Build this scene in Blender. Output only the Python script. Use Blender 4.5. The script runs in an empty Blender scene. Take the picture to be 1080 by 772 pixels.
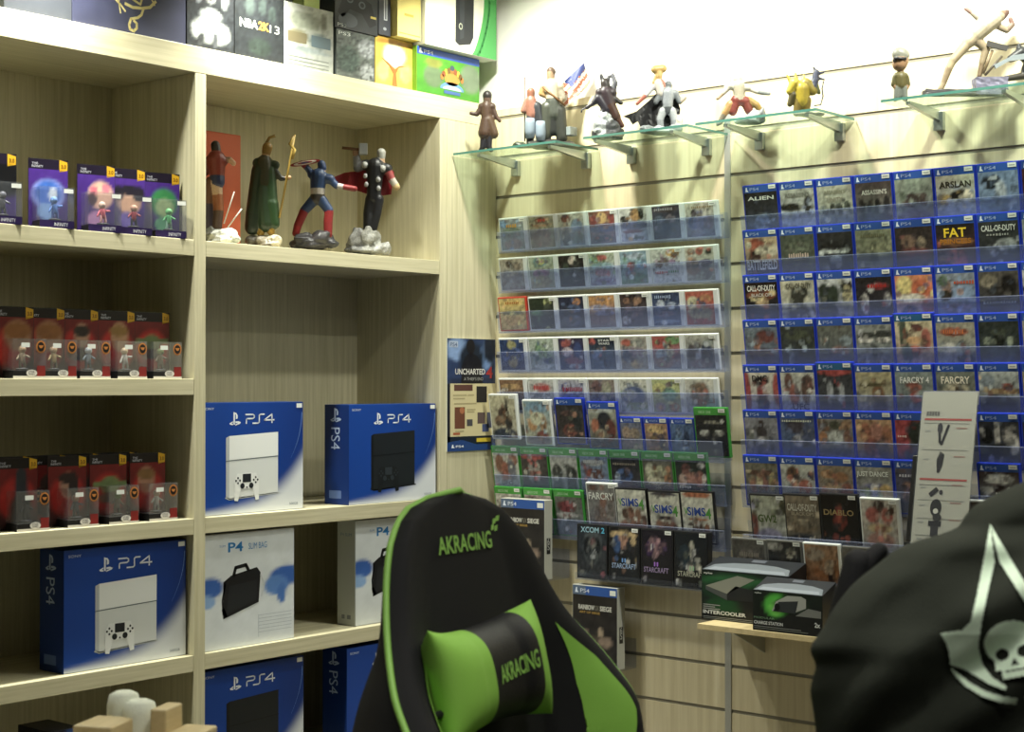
import bpy, bmesh, math, random
import numpy as np
from mathutils import Vector, Matrix, Euler, noise

random.seed(7)
S = bpy.context.scene
COL = S.collection
R = math.radians

# ------------------------------------------------------------------ camera
F = 1687.0
CAM = Vector((0, 0, 1.5))
YAW, PITCH = R(40.1), R(0.587)
FWD = Vector((math.cos(YAW) * math.cos(PITCH), math.sin(YAW) * math.cos(PITCH), math.sin(PITCH)))
RGT = Vector((math.sin(YAW), -math.cos(YAW), 0))
UPV = RGT.cross(FWD)
AWAY = Vector((math.cos(YAW), math.sin(YAW), 0))
cd = bpy.data.cameras.new('camera')
cam = bpy.data.objects.new('camera', cd)
COL.objects.link(cam)
cam.location = CAM
cam.rotation_euler = (math.pi / 2 + PITCH, 0, YAW - math.pi / 2)
cd.sensor_width = 36
cd.lens = F / 1080 * 36
cd.dof.use_dof = True
cd.dof.focus_distance = 5.5
cd.dof.aperture_fstop = 8.5
S.camera = cam


def ray(px, py):
    return FWD + RGT * ((px - 540) / F) + UPV * ((386 - py) / F)


def on_x(px, py, x):
    d = ray(px, py)
    return CAM + d * ((x - CAM.x) / d.x)


def on_y(px, py, y):
    d = ray(px, py)
    return CAM + d * ((y - CAM.y) / d.y)


def on_z(px, py, z):
    d = ray(px, py)
    return CAM + d * ((z - CAM.z) / d.z)


def at_depth(px, py, dep):
    return CAM + ray(px, py) * dep


YF = 3.95          # front plane of the bookcase
XW = 4.60          # face of the slatted wall
BD = 0.44          # bookcase depth

# ------------------------------------------------------------------ colour


def lin(c):
    return c / 12.92 if c <= 0.04045 else ((c + 0.055) / 1.055) ** 2.4


def hexc(h):
    if isinstance(h, tuple):
        return h
    if len(h) == 3:
        h = ''.join(c * 2 for c in h)
    return tuple(lin(int(h[i:i + 2], 16) / 255) for i in (0, 2, 4))


# ------------------------------------------------------------------ materials
def new_mat(name):
    m = bpy.data.materials.new(name)
    m.use_nodes = True
    nt = m.node_tree
    b = nt.nodes['Principled BSDF']
    return m, nt, b


def plain(name, col, rough=0.5, metal=0.0, bump=0.0, bscale=200, spec=0.5, sheen=0.0):
    m, nt, b = new_mat(name)
    c = hexc(col)
    b.inputs['Roughness'].default_value = rough
    b.inputs['Metallic'].default_value = metal
    b.inputs['Specular IOR Level'].default_value = spec
    if sheen:
        b.inputs['Sheen Weight'].default_value = sheen
    tc = nt.nodes.new('ShaderNodeTexCoord')
    n = nt.nodes.new('ShaderNodeTexNoise')
    n.inputs['Scale'].default_value = bscale
    nt.links.new(tc.outputs['Object'], n.inputs['Vector'])
    mx = nt.nodes.new('ShaderNodeMixRGB')
    mx.inputs[1].default_value = tuple(x * 0.93 for x in c) + (1,)
    mx.inputs[2].default_value = tuple(min(1, x * 1.07) for x in c) + (1,)
    nt.links.new(n.outputs['Fac'], mx.inputs[0])
    nt.links.new(mx.outputs[0], b.inputs['Base Color'])
    if bump:
        bp = nt.nodes.new('ShaderNodeBump')
        bp.inputs['Strength'].default_value = bump
        bp.inputs['Distance'].default_value = 0.002
        nt.links.new(n.outputs['Fac'], bp.inputs['Height'])
        nt.links.new(bp.outputs[0], b.inputs['Normal'])
    return m


def wood(name, c1, c2, scale=(60, 60, 2.0), rough=0.45):
    m, nt, b = new_mat(name)
    tc = nt.nodes.new('ShaderNodeTexCoord')
    mp = nt.nodes.new('ShaderNodeMapping')
    mp.inputs['Scale'].default_value = scale
    n = nt.nodes.new('ShaderNodeTexNoise')
    n.inputs['Scale'].default_value = 1.0
    n.inputs['Detail'].default_value = 5
    n.inputs['Roughness'].default_value = 0.65
    nt.links.new(tc.outputs['Object'], mp.inputs[0])
    nt.links.new(mp.outputs[0], n.inputs['Vector'])
    cr = nt.nodes.new('ShaderNodeValToRGB')
    cr.color_ramp.elements[0].position = 0.35
    cr.color_ramp.elements[0].color = hexc(c1) + (1,)
    cr.color_ramp.elements[1].position = 0.65
    cr.color_ramp.elements[1].color = hexc(c2) + (1,)
    nt.links.new(n.outputs['Fac'], cr.inputs[0])
    nt.links.new(cr.outputs[0], b.inputs['Base Color'])
    b.inputs['Roughness'].default_value = rough
    return m


def vcol(name, rough=0.4, spec=0.4, coat=0.0, metal=0.0):
    m, nt, b = new_mat(name)
    a = nt.nodes.new('ShaderNodeVertexColor')
    a.layer_name = 'Col'
    nt.links.new(a.outputs[0], b.inputs['Base Color'])
    b.inputs['Roughness'].default_value = rough
    b.inputs['Specular IOR Level'].default_value = spec
    b.inputs['Metallic'].default_value = metal
    b.inputs['Coat Weight'].default_value = coat
    return m


def clear(name, tint, body, fac, rough=0.1, refl=None):
    m = bpy.data.materials.new(name)
    m.use_nodes = True
    nt = m.node_tree
    b = nt.nodes['Principled BSDF']
    b.inputs['Base Color'].default_value = hexc(body) + (1,)
    b.inputs['Roughness'].default_value = 0.4
    t = nt.nodes.new('ShaderNodeBsdfTransparent')
    t.inputs[0].default_value = hexc(tint) + (1,)
    g = nt.nodes.new('ShaderNodeBsdfGlossy')
    g.inputs['Roughness'].default_value = rough
    g.inputs[0].default_value = (.95, .97, 1, 1)
    fr = nt.nodes.new('ShaderNodeFresnel')
    fr.inputs[0].default_value = 1.4
    mx = nt.nodes.new('ShaderNodeMixShader')
    if refl is None:
        nt.links.new(fr.outputs[0], mx.inputs[0])
    else:
        mx.inputs[0].default_value = refl
    nt.links.new(t.outputs[0], mx.inputs[1])
    nt.links.new(g.outputs[0], mx.inputs[2])
    m2 = nt.nodes.new('ShaderNodeMixShader')
    m2.inputs[0].default_value = fac
    nt.links.new(mx.outputs[0], m2.inputs[1])
    nt.links.new(b.outputs[0], m2.inputs[2])
    nt.links.new(m2.outputs[0], nt.nodes['Material Output'].inputs[0])
    return m


M = {}
M['wood'] = wood('pale_maple_laminate', 'b9b292', 'd0c9ac', (70, 70, 2.2))
M['wood_h'] = wood('pale_maple_board', 'b9b292', 'd0c9ac', (2.2, 70, 70))
M['slat'] = wood('slat_board', 'd6c8a4', 'e6dab8', (50, 45, 1.6))
M['white_wall'] = plain('painted_wall', 'f0efe8', 0.8, bscale=8)
M['floor'] = plain('floor_tile', '5c584e', 0.35, bscale=5)
M['ceil'] = plain('ceiling_paint', 'eeeeea', 0.85, bscale=6)
M['print'] = vcol('printed_card', 0.38, 0.4)
M['gloss'] = vcol('glossy_sleeve', 0.22, 0.5)
M['resin'] = vcol('painted_resin', 0.45, 0.4)
M['ps_blue'] = plain('blue_case_plastic', '2439ae', 0.25)
M['xb_green'] = plain('green_case_plastic', '3a8638', 0.25)
M['clearcase'] = plain('milky_case_plastic', 'dcdfdc', 0.25)
M['blackcase'] = plain('black_case_plastic', '18181a', 0.3)
M['greycase'] = plain('grey_clear_case_plastic', '6c6c68', 0.25)
M['redcase'] = plain('red_case_plastic', 'b03a2a', 0.3)
M['sticker'] = plain('sticker_paper', 'e8eae6', 0.6)
M['acrylic'] = clear('acrylic', 'f4f6fc', 'a9b2c8', 0.03, 0.15, 0.03)
M['lip'] = clear('acrylic_lip', 'eef1fc', 'b0bce0', 0.10, 0.15, 0.03)
M['edge'] = clear('acrylic_polished_edge', 'f0f3fc', 'c4cce4', 0.28, 0.2, 0.05)
M['blister'] = clear('blister_plastic', 'fafafc', 'dfe4ea', 0.035, 0.06, 0.08)
M['glass'] = clear('shelf_glass', 'ecf6f1', 'cfe6de', 0.02, 0.03, 0.12)
M['glass_edge'] = plain('glass_edge', '4f7f74', 0.15)
M['chrome'] = plain('brushed_steel', 'b9bdbb', 0.3, 0.85)
M['alu'] = plain('aluminium_strip', 'c9c9c4', 0.4, 0.6)
M['groove'] = plain('slat_groove_insert', '8f8a7c', 0.5, 0.2)
M['black_fab'] = plain('black_mesh_fabric', '1b1b1c', 0.75, 0, 0.5, 900, 0.25)
M['black_lea'] = plain('black_leatherette', '1d1d1e', 0.5, 0, 0.3, 300, 0.3)
M['green_fab'] = plain('lime_green_fabric', '8fc452', 0.65, 0, 0.4, 700, 0.3)
M['green_pipe'] = plain('lime_green_piping', '8cbf58', 0.55)
M['black_pl'] = plain('black_plastic', '141415', 0.45)
M['cloth'] = plain('black_cotton', '2e312a', 0.9, 0, 0.4, 500, 0.15)
M['emblem'] = plain('pale_screen_print', 'dcf0d6', 0.85)
M['paper'] = plain('white_paper', 'e9ebdf', 0.7)
M['birch'] = wood('birch_ply', 'cdb98a', 'dcc99c', (40, 4, 40))
M['white_cloth'] = plain('white_towelling', 'e6ead8', 0.9, 0, 0.4, 300)
M['cream_box'] = plain('cream_wood_box', 'd8c878', 0.5)


# ------------------------------------------------------------------ mesh builder
class MB:
    def __init__(s):
        s.v, s.f, s.c = [], [], []

    def add(s, vs, fs, col=None, mtx=None):
        o = len(s.v)
        for p in vs:
            p = Vector(p)
            s.v.append(mtx @ p if mtx else p)
        for f in fs:
            s.f.append(tuple(i + o for i in f))
            s.c.append(col)

    def box(s, x0, x1, y0, y1, z0, z1, col=None, mtx=None, bev=0.0):
        if bev:
            bm = bmesh.new()
            bmesh.ops.create_cube(bm, size=1)
            for v in bm.verts:
                v.co = Vector(((x0 + x1) / 2 + v.co.x * (x1 - x0), (y0 + y1) / 2 + v.co.y * (y1 - y0), (z0 + z1) / 2 + v.co.z * (z1 - z0)))
            bmesh.ops.bevel(bm, geom=bm.edges[:], offset=bev, segments=2, affect='EDGES', profile=0.5)
            bm.verts.index_update()
            s.add([v.co.copy() for v in bm.verts], [[v.index for v in f.verts] for f in bm.faces], col, mtx)
            bm.free()
            return
        vs = [(x0, y0, z0), (x1, y0, z0), (x1, y1, z0), (x0, y1, z0), (x0, y0, z1), (x1, y0, z1), (x1, y1, z1), (x0, y1, z1)]
        s.add(vs, [(3, 2, 1, 0), (4, 5, 6, 7), (0, 1, 5, 4), (1, 2, 6, 5), (2, 3, 7, 6), (3, 0, 4, 7)], col, mtx)

    def tube(s, pts, r, n=8, col=None, closed=False):
        pts = [Vector(p) for p in pts]
        rs = r if isinstance(r, (list, tuple)) else [r] * len(pts)
        vs, fs = [], []
        m = len(pts)
        prev = None
        for i, p in enumerate(pts):
            a = pts[(i - 1) % m] if (closed or i > 0) else p
            b = pts[(i + 1) % m] if (closed or i < m - 1) else p
            t = (b - a).normalized()
            if prev is None:
                u = t.orthogonal().normalized()
            else:
                u = (prev - t * prev.dot(t))
                u = u.normalized() if u.length > 1e-6 else t.orthogonal().normalized()
            prev = u
            w = t.cross(u)
            for k in range(n):
                an = 2 * math.pi * k / n
                vs.append(p + (u * math.cos(an) + w * math.sin(an)) * rs[i])
        for i in range(m if closed else m - 1):
            j = (i + 1) % m
            for k in range(n):
                fs.append((i * n + k, i * n + (k + 1) % n, j * n + (k + 1) % n, j * n + k))
        if not closed:
            fs.append(tuple(range(n))[::-1])
            fs.append(tuple((m - 1) * n + k for k in range(n)))
        s.add(vs, fs, col)

    def lathe(s, prof, n=16, col=None, mtx=None):
        vs, fs = [], []
        for r, z in prof:
            for k in range(n):
                a = 2 * math.pi * k / n
                vs.append((r * math.cos(a), r * math.sin(a), z))
        m = len(prof)
        for i in range(m - 1):
            for k in range(n):
                fs.append((i * n + k, i * n + (k + 1) % n, (i + 1) * n + (k + 1) % n, (i + 1) * n + k))
        fs.append(tuple(range(n))[::-1])
        fs.append(tuple((m - 1) * n + k for k in range(n)))
        s.add(vs, fs, col, mtx)

    def ell(s, c, r, n=12, m=8, col=None, jit=0.0, mtx=None):
        vs, fs = [], []
        c = Vector(c)
        vs.append((c.x, c.y, c.z - r[2]))
        for i in range(1, m):
            ph = math.pi * i / m - math.pi / 2
            for k in range(n):
                a = 2 * math.pi * k / n
                j = 1 + random.uniform(-jit, jit)
                vs.append((c.x + r[0] * math.cos(ph) * math.cos(a) * j, c.y + r[1] * math.cos(ph) * math.sin(a) * j, c.z + r[2] * math.sin(ph) * j))
        vs.append((c.x, c.y, c.z + r[2]))
        for k in range(n):
            fs.append((0, 1 + (k + 1) % n, 1 + k))
            for i in range(m - 2):
                fs.append((1 + i * n + k, 1 + i * n + (k + 1) % n, 1 + (i + 1) * n + (k + 1) % n, 1 + (i + 1) * n + k))
            t = 1 + (m - 2) * n
            fs.append((t + k, t + (k + 1) % n, len(vs) - 1))
        s.add(vs, fs, col, mtx)

    def capsule(s, a, ra, b, rb, n=12, col=None):
        a, b = Vector(a), Vector(b)
        d = b - a
        if d.length < 1e-5:
            s.ell(a, (ra, ra, ra), n, 8, col)
            return
        t = d.normalized()
        u = t.orthogonal().normalized()
        w = t.cross(u)
        rows = []
        for i in range(1, 5):
            an = math.pi / 2 * (1 - i / 4)
            rows.append((a - t * ra * math.sin(an), ra * math.cos(an)))
        for i in range(0, 4):
            an = math.pi / 2 * i / 4
            rows.append((b + t * rb * math.sin(an), rb * math.cos(an)))
        vs = [a - t * ra]
        for p, r in rows:
            for k in range(n):
                q = 2 * math.pi * k / n
                vs.append(p + (u * math.cos(q) + w * math.sin(q)) * r)
        vs.append(b + t * rb)
        fs = []
        m = len(rows)
        for k in range(n):
            fs.append((0, 1 + (k + 1) % n, 1 + k))
            for i in range(m - 1):
                fs.append((1 + i * n + k, 1 + i * n + (k + 1) % n, 1 + (i + 1) * n + (k + 1) % n, 1 + (i + 1) * n + k))
            q = 1 + (m - 1) * n
            fs.append((q + k, q + (k + 1) % n, len(vs) - 1))
        s.add(vs, fs, col)

    def mesh(s, name, mat=None, smooth=False):
        me = bpy.data.meshes.new(name)
        me.from_pydata([tuple(v) for v in s.v], [], s.f)
        if any(c is not None for c in s.c):
            at = me.color_attributes.new('Col', 'FLOAT_COLOR', 'CORNER')
            buf = []
            for f, c in zip(s.f, s.c):
                if c is None:
                    c = (0.5, 0.5, 0.5)
                if isinstance(c, list):
                    for q in c:
                        buf.extend((q[0], q[1], q[2], 1))
                else:
                    for _ in f:
                        buf.extend((c[0], c[1], c[2], 1))
            at.data.foreach_set('color', buf)
        if mat:
            me.materials.append(mat)
        if smooth:
            me.polygons.foreach_set('use_smooth', [True] * len(me.polygons))
        me.update()
        return me

    def build(s, name, mat, parent=None, smooth=False, loc=None):
        return link(name, s.mesh(name, mat, smooth), parent, loc)


def link(name, me, parent=None, loc=None):
    o = bpy.data.objects.new(name, me)
    COL.objects.link(o)
    if parent is not None:
        o.parent = parent
    if loc is not None:
        o.location = loc
    return o


def tag(o, label, cat, group=None):
    o['label'] = label
    o['category'] = cat
    if group:
        o['group'] = group
    return o


def thing(name, label, cat, loc=(0, 0, 0), rot=(0, 0, 0), group=None):
    o = bpy.data.objects.new(name, None)
    o.empty_display_size = 0.05
    COL.objects.link(o)
    o.location = loc
    o.rotation_euler = rot
    return tag(o, label, cat, group)


def structure(name, mb, mat):
    o = mb.build(name, mat)
    o['kind'] = 'structure'
    return o


# ------------------------------------------------------------------ lettering
_txt = {}


def text_geo(t, bold=0.0):
    k = (t, bold)
    if k not in _txt:
        cu = bpy.data.curves.new('lettering', 'FONT')
        cu.body = t
        cu.offset = bold
        cu.resolution_u = 3
        cu.align_x = 'LEFT'
        o = bpy.data.objects.new('lettering', cu)
        COL.objects.link(o)
        dg = bpy.context.evaluated_depsgraph_get()
        dg.update()
        me = bpy.data.meshes.new_from_object(o.evaluated_get(dg))
        v = [tuple(p.co)[:2] for p in me.vertices]
        f = [tuple(p.vertices) for p in me.polygons]
        bpy.data.objects.remove(o)
        bpy.data.curves.remove(cu)
        bpy.data.meshes.remove(me)
        xs = [p[0] for p in v]
        ys = [p[1] for p in v]
        x0, x1, y0, y1 = min(xs), max(xs), min(ys), max(ys)
        v = [((p[0] - x0) / max(x1 - x0, 1e-6), (p[1] - y0) / max(y1 - y0, 1e-6)) for p in v]
        _txt[k] = (v, f)
    return _txt[k]


# ------------------------------------------------------------------ flat print on a face (x right, z up, y = toward the viewer is negative)
LAY = 0.0004


class Print:
    def __init__(s):
        s.m = MB()

    def poly(s, pts, col, lay=1):
        if isinstance(col, list):
            c = [hexc(q) for q in col]
        else:
            c = hexc(col)
        a = sum(pts[i][0] * pts[(i + 1) % len(pts)][1] - pts[(i + 1) % len(pts)][0] * pts[i][1] for i in range(len(pts)))
        if a < 0:
            pts = pts[::-1]
            if isinstance(c, list):
                c = c[::-1]
        s.m.add([(p[0], -lay * LAY, p[1]) for p in pts], [tuple(range(len(pts)))], c)

    def rect(s, x0, x1, z0, z1, col, lay=1):
        s.poly([(x0, z0), (x1, z0), (x1, z1), (x0, z1)], col, lay)

    def ell(s, cx, cz, rx, rz, col, lay=1, n=20, a0=0, a1=360):
        pts = [(cx + rx * math.cos(R(a0 + (a1 - a0) * i / n)), cz + rz * math.sin(R(a0 + (a1 - a0) * i / n))) for i in range(n if a1 - a0 == 360 else n + 1)]
        s.poly(pts, col, lay)

    def line(s, pts, w, col, lay=1):
        for (x0, z0), (x1, z1) in zip(pts, pts[1:]):
            dx, dz = x1 - x0, z1 - z0
            L = math.hypot(dx, dz) or 1
            ex, ez = dx / L * w * 0.25, dz / L * w * 0.25
            nx, nz = -dz / L * w / 2, dx / L * w / 2
            s.poly([(x0 - ex + nx, z0 - ez + nz), (x0 - ex - nx, z0 - ez - nz), (x1 + ex - nx, z1 + ez - nz), (x1 + ex + nx, z1 + ez + nz)], col, lay)

    def grid(s, fn, x0, x1, z0, z1, nx, ny, lay=1):
        vs, fs, cs = [], [], []
        col = []
        for j in range(ny + 1):
            for i in range(nx + 1):
                u, v = i / nx, j / ny
                vs.append((x0 + (x1 - x0) * u, -lay * LAY, z0 + (z1 - z0) * v))
                col.append(fn(u, 1 - v))
        for j in range(ny):
            for i in range(nx):
                f = (j * (nx + 1) + i, j * (nx + 1) + i + 1, (j + 1) * (nx + 1) + i + 1, (j + 1) * (nx + 1) + i)
                s.m.add([vs[k] for k in f], [(0, 1, 2, 3)], [col[k] for k in f])

    def text(s, t, x0, z0, w, h, col, lay=2, bold=0.0, rot=0, shear=0.0):
        v, f = text_geo(t, bold)
        c = hexc(col)
        out = []
        for a, b in v:
            x, z = a * w + b * h * shear, b * h
            if rot == 90:
                x, z = -z, x
            elif rot == -90:
                x, z = z, -x
            out.append((x0 + x, -lay * LAY, z0 + z))
        s.m.add(out, f, c)

    def build(s, name, parent, mat='print', loc=None):
        return s.m.build(name, M[mat], parent, loc=loc)


def calm(c, k=0.72, g=0.9):
    l = 0.3 * c[0] + 0.6 * c[1] + 0.1 * c[2]
    return tuple((l + (q - l) * k) * g for q in c)


def art_fn(top, bot, blobs, seed=0, amp=0.22, scale=9, busy=0):
    """printed picture: a vertical blend, named shapes, then small painterly detail"""
    t, b = hexc(top), hexc(bot)
    rg = random.Random(seed)
    bl = []
    for q in blobs.split('|') if blobs else []:
        p = q.split(',')
        bl.append((float(p[0]) / 100, float(p[1]) / 100, float(p[2]) / 100, float(p[3]) / 100, hexc(p[4]), 1.0))
    pal = [q[4] for q in bl] + [t, b]
    big = list(bl)
    for _ in range(busy):
        src = rg.choice(big) if big and rg.random() < .7 else (rg.random(), rg.random(), .3, .3, rg.choice(pal), 1)
        cx = src[0] + rg.uniform(-1, 1) * src[2]
        cy = src[1] + rg.uniform(-1, 1) * src[3]
        k = rg.choice((.35, .5, .65, 1.35, 1.6))
        c = rg.choice(pal)
        c = tuple(min(.85, q * k + .01) for q in c)
        bl.append((cx, cy, rg.uniform(.03, .10), rg.uniform(.03, .09), c, .62))
    off = (rg.random() * 50, rg.random() * 50)

    def fn(u, v):
        c = [t[i] * (1 - v) + b[i] * v for i in range(3)]
        for cx, cy, rx, ry, k, m in bl:
            d = math.hypot((u - cx) / rx, (v - cy) / ry)
            w = min(1, max(0, (1.12 - d) / 0.28)) * m
            if w:
                c = [c[i] * (1 - w) + k[i] * w for i in range(3)]
        q = 1 + amp * 2.2 * noise.noise((u * scale + off[0], v * scale + off[1], seed * 1.7)) + rg.uniform(-amp, amp) * 0.6
        c = tuple(max(0.003, x * q) for x in c)
        return calm(c) if busy else c
    return fn


# ------------------------------------------------------------------ room shell
ZC = 3.0
PITCHZ = 0.1505
XD0 = on_y(205.2, 400, YF).x
XD1 = on_y(217, 400, YF).x
XE = on_y(464, 300, YF).x
XL = XD0 - 1.08
ZT = 2.546

mb = MB(); mb.box(0.2, XW + 0.1, -1.2, YF + BD + 0.14, -0.05, 0); structure('floor', mb, M['floor'])
mb = MB(); mb.box(0.2, XW + 0.1, -1.2, YF + BD + 0.14, ZC, ZC + 0.05); structure('ceiling', mb, M['ceil'])
mb = MB(); mb.box(0.2, XW + 0.1, YF + BD + 0.02, YF + BD + 0.12, 0, ZC); structure('wall_left', mb, M['white_wall'])
mb = MB(); mb.box(XW + 0.02, XW + 0.1, -1.2, YF + BD + 0.02, 0, ZC); structure('wall_right', mb, M['white_wall'])
# slatted panelling on the right wall
g0 = on_x(775, 184, XW).z
mb = MB()
gs = []
z = g0 + 2 * PITCHZ
while z > 0.1:
    gs.append(z); z -= PITCHZ
zt = ZT - 0.012
edges = [zt] + [g for g in gs if g < zt - 0.02] + [0.0]
for a, b in zip(edges, edges[1:]):
    mb.box(XW, XW + 0.019, -1.0, YF + 0.04, b + 0.006, a - (0.0 if a == zt else 0.006))
structure('trim_3', mb, M['slat'])
mb = MB()
for g in edges[1:-1]:
    mb.box(XW + 0.004, XW + 0.0195, -1.0, YF + 0.04, g - 0.0065, g + 0.0065)
structure('trim_2', mb, M['groove'])
ys = on_x(768, 400, XW).y
mb = MB()
mb.box(XW - 0.004, XW + 0.004, ys - 0.012, ys + 0.012, 0.0, zt)
structure('trim_1', mb, M['alu'])
mb = MB()
mb.box(XW - 0.012, XW + 0.005, -1.0, YF, 0.0, 0.08, bev=0.003)
structure('baseboard_right', mb, M['slat'])

# ------------------------------------------------------------------ bookcase
TH = 0.05
book = thing('bookcase', 'pale maple wall bookcase with deep open bays filling the left corner', 'bookcase', (XL, YF, 0))


def bpart(name, x0, x1, y0, y1, z0, z1, mat='wood'):
    m = MB(); m.box(x0 - XL, x1 - XL, y0, y1, z0, z1, bev=0.0015)
    return m.build(name, M[mat], book)


XS = XL - 0.045
bpart('top_board', XS, XW - 0.002, 0, BD, 2.464, ZT, 'wood_h')
bpart('divider', XD0, XD1, 0.0005, BD - 0.012, 0.0, 2.4635)
bpart('side_panel', XS, XL, 0.0005, BD, 0.0, 2.4635)
bpart('end_panel', XE, XE + 0.04, 0.0005, BD, 0.0, 2.4635)
bpart('filler_panel', XE + 0.0405, XW - 0.002, 0.0005, 0.03, 0.0, 2.4635)
bpart('back_panel', XL, XE, BD - 0.012, BD, 0.0, 2.4635)
ZS = [1.943, 1.511, 1.078, 0.654, 0.23]
for z in ZS:
    bpart('shelf_board', XL + 0.0005, XD0 - 0.0005, 0.002, BD - 0.0125, z - TH, z, 'wood_h')
    if z != 1.511:
        bpart('shelf_board', XD1 + 0.0005, XE - 0.0005, 0.002, BD - 0.0125, z - TH, z, 'wood_h')
bpart('plinth', XL, XE, 0.03, 0.05, 0.0, 0.1795)

# ------------------------------------------------------------------ acrylic trays and game cases on the wall
LEAN = R(9)
ROTW = (LEAN, 0, -math.pi / 2)
_bodies = {}


def case_body(kind):
    if kind not in _bodies:
        w, h, t, m = DIM[kind]
        b = MB(); b.box(0, w, 0, t, 0, h, bev=0.003)
        _bodies[kind] = b.mesh('case_body', M[m])
        sk = Print()
        sk.rect(w - 0.034, w - 0.008, h - 0.017, h - 0.004, 'e4e6e0', 4)
        sk.rect(w - 0.030, w - 0.012, h - 0.012, h - 0.010, '8a8c8a', 5)
        _bodies[kind + 's'] = sk.m.mesh('price_sticker', M['print'])
    return _bodies[kind], _bodies[kind + 's']


DIM = {'ps': (0.134, 0.171, 0.015, 'ps_blue'), 'xb': (0.134, 0.171, 0.015, 'xb_green'), 'ds': (0.136, 0.125, 0.014, 'clearcase'),
       'vita': (0.105, 0.136, 0.014, 'ps_blue'), 'clr': (0.134, 0.171, 0.016, 'clearcase'), 'pc': (0.136, 0.192, 0.03, 'blackcase'),
       'blk': (0.136, 0.192, 0.028, 'blackcase'), 'red': (0.136, 0.128, 0.014, 'redcase'), 'psc': (0.134, 0.178, 0.016, 'ps_blue')}
KIND = {'ps': 'blue game case', 'xb': 'green game case', 'ds': 'small clear game case', 'vita': 'little blue game case', 'clr': 'clear game case',
        'pc': 'black game box', 'blk': 'black game box', 'red': 'red-edged game case', 'psc': 'raised clear-topped game case'}
_seed = [0]
KEEP = {'ALIEN', "ASSASSIN'S", 'UNITY', 'ARSLAN', 'BATTLEFIELD', 'FAT', 'PRINCESS', 'CALL', 'OF', 'DUTY', 'BLACK OPS', 'CALL OF DUTY', 'CALL-OF-DUTY', 'DMC', 'UFC', 'FARCRY 4', 'FARCRY', 'JUST DANCE', 'GW2', 'DIABLO',
        'SIMS', '4', 'V', 'XCOM', '2', 'STARCRAFT', 'II', 'STAR', 'WARS'}


def game_case(kind, spec, label, group, loc, rot=ROTW, sticker=True):
    """spec: 'top;bottom;blobs;title' - colours, soft shapes, lettering of the cover"""
    _seed[0] += 1
    w, h, t, mt = DIM[kind]
    body, sk = case_body(kind)
    o = link('game_case', body)
    o.location = loc
    o.rotation_euler = rot
    tag(o, label, 'game case', group)
    p = spec.split(';')
    pr = Print()
    x0, x1, zb, zt_ = 0.006, w - 0.005, 0.006, h - 0.006
    if kind in ('ps', 'xb', 'vita', 'psc'):
        hb = 0.022 if kind != 'vita' else 0.017
        zh = h - 0.004
        bc = {'ps': '34559f', 'psc': '2f5f84', 'vita': '34509f', 'xb': '4a9642'}[kind]
        pr.rect(x0, x1, zh - hb, zh, bc, 1)
        if kind != 'xb':
            k = hb / 0.022
            pr.poly([(0.012, zh - .018 * k), (0.024, zh - .018 * k), (0.019, zh - .011 * k), (0.019, zh - .004 * k), (0.015, zh - .004 * k)], 'dfe6f4', 2)
            pr.text('PS4' if kind != 'vita' else 'PSVITA', 0.029, zh - 0.0155 * k, 0.034, 0.0095 * k, 'a4b4dc', 2)
        else:
            pr.text('XBOX ONE', 0.02, zh - 0.016, 0.05, 0.009, 'bfe2b8', 2)
        zt_ = zh - hb
    if kind == 'ds':
        x1 = w - 0.017
        pr.rect(x1 + 0.001, w - 0.004, zb, zt_, 'd9dcdc', 1)
        pr.text('3DS', w - 0.006, zb + 0.02, 0.03, 0.008, '9a9c9f', 2, rot=90)
    if kind in ('clr', 'tin'):
        x0, x1, zt_ = 0.006, w - 0.009, h - 0.006
    pr.grid(art_fn(p[0], p[1], p[2] if len(p) > 2 else '', _seed[0], .26, 11, 26), x0, x1, zb, zt_, 22, 26, 1)
    for q in p[3:]:
        if q.strip():
            a = q.split(',')
            tw, th = float(a[3]) / 100 * (x1 - x0), float(a[4]) / 100 * (zt_ - zb)
            cx, cz = x0 + float(a[1]) / 100 * (x1 - x0), zt_ - float(a[2]) / 100 * (zt_ - zb)
            word = a[0].replace('_', ' ')
            if word in KEEP:
                pr.text(word, cx - tw / 2, cz - th / 2, tw, th, a[5], 3, 0.02)
            else:
                rg = random.Random(_seed[0])
                xx = cx - tw / 2
                while xx < cx + tw / 2 - .003:
                    ww = rg.uniform(.004, .009)
                    hh = th * rg.uniform(.6, 1)
                    pr.poly([(xx, cz - hh / 2), (xx + ww * .8, cz - hh * .45), (xx + ww * .75, cz + hh / 2), (xx + ww * .1, cz + hh * .42)], a[5], 3)
                    xx += ww + .0012
    pr.build('cover_sleeve', o, 'gloss')
    if sticker:
        link('price_sticker', sk, o)
    return o


def tray(y0, y1, zb, label, group, lip=0.070, depth=0.022, x=None, back=0.10, rot=ROTW, fo=0.0):
    """acrylic tray; y0 (left, large y) to y1 (right)"""
    L = y0 - y1
    t = thing('acrylic_tray', label, 'display tray', (x, y0, zb), rot, group)
    m = MB(); m.box(0, L, -0.006 - fo, -0.003 - fo, -0.006, lip); m.build('front_lip', M['lip'], t)
    m = MB(); m.box(0, L, -0.0062 - fo, -0.0028 - fo, lip, lip + 0.0022); m.build('lip_edge', M['edge'], t)
    m = MB(); m.box(0, L, -0.003 - fo, depth, -0.006, -0.003); m.build('base_plate', M['acrylic'], t)
    m = MB(); m.box(0, L, depth, depth + 0.003, -0.006, back); m.build('back_plate', M['acrylic'], t)
    for hx in (.05, L / 2, L - .07):
        m = MB(); m.box(hx, hx + .02, depth + .003, .0465, -.004, .02); m.build('wall_hook', M['acrylic'], t)
    return t


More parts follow.
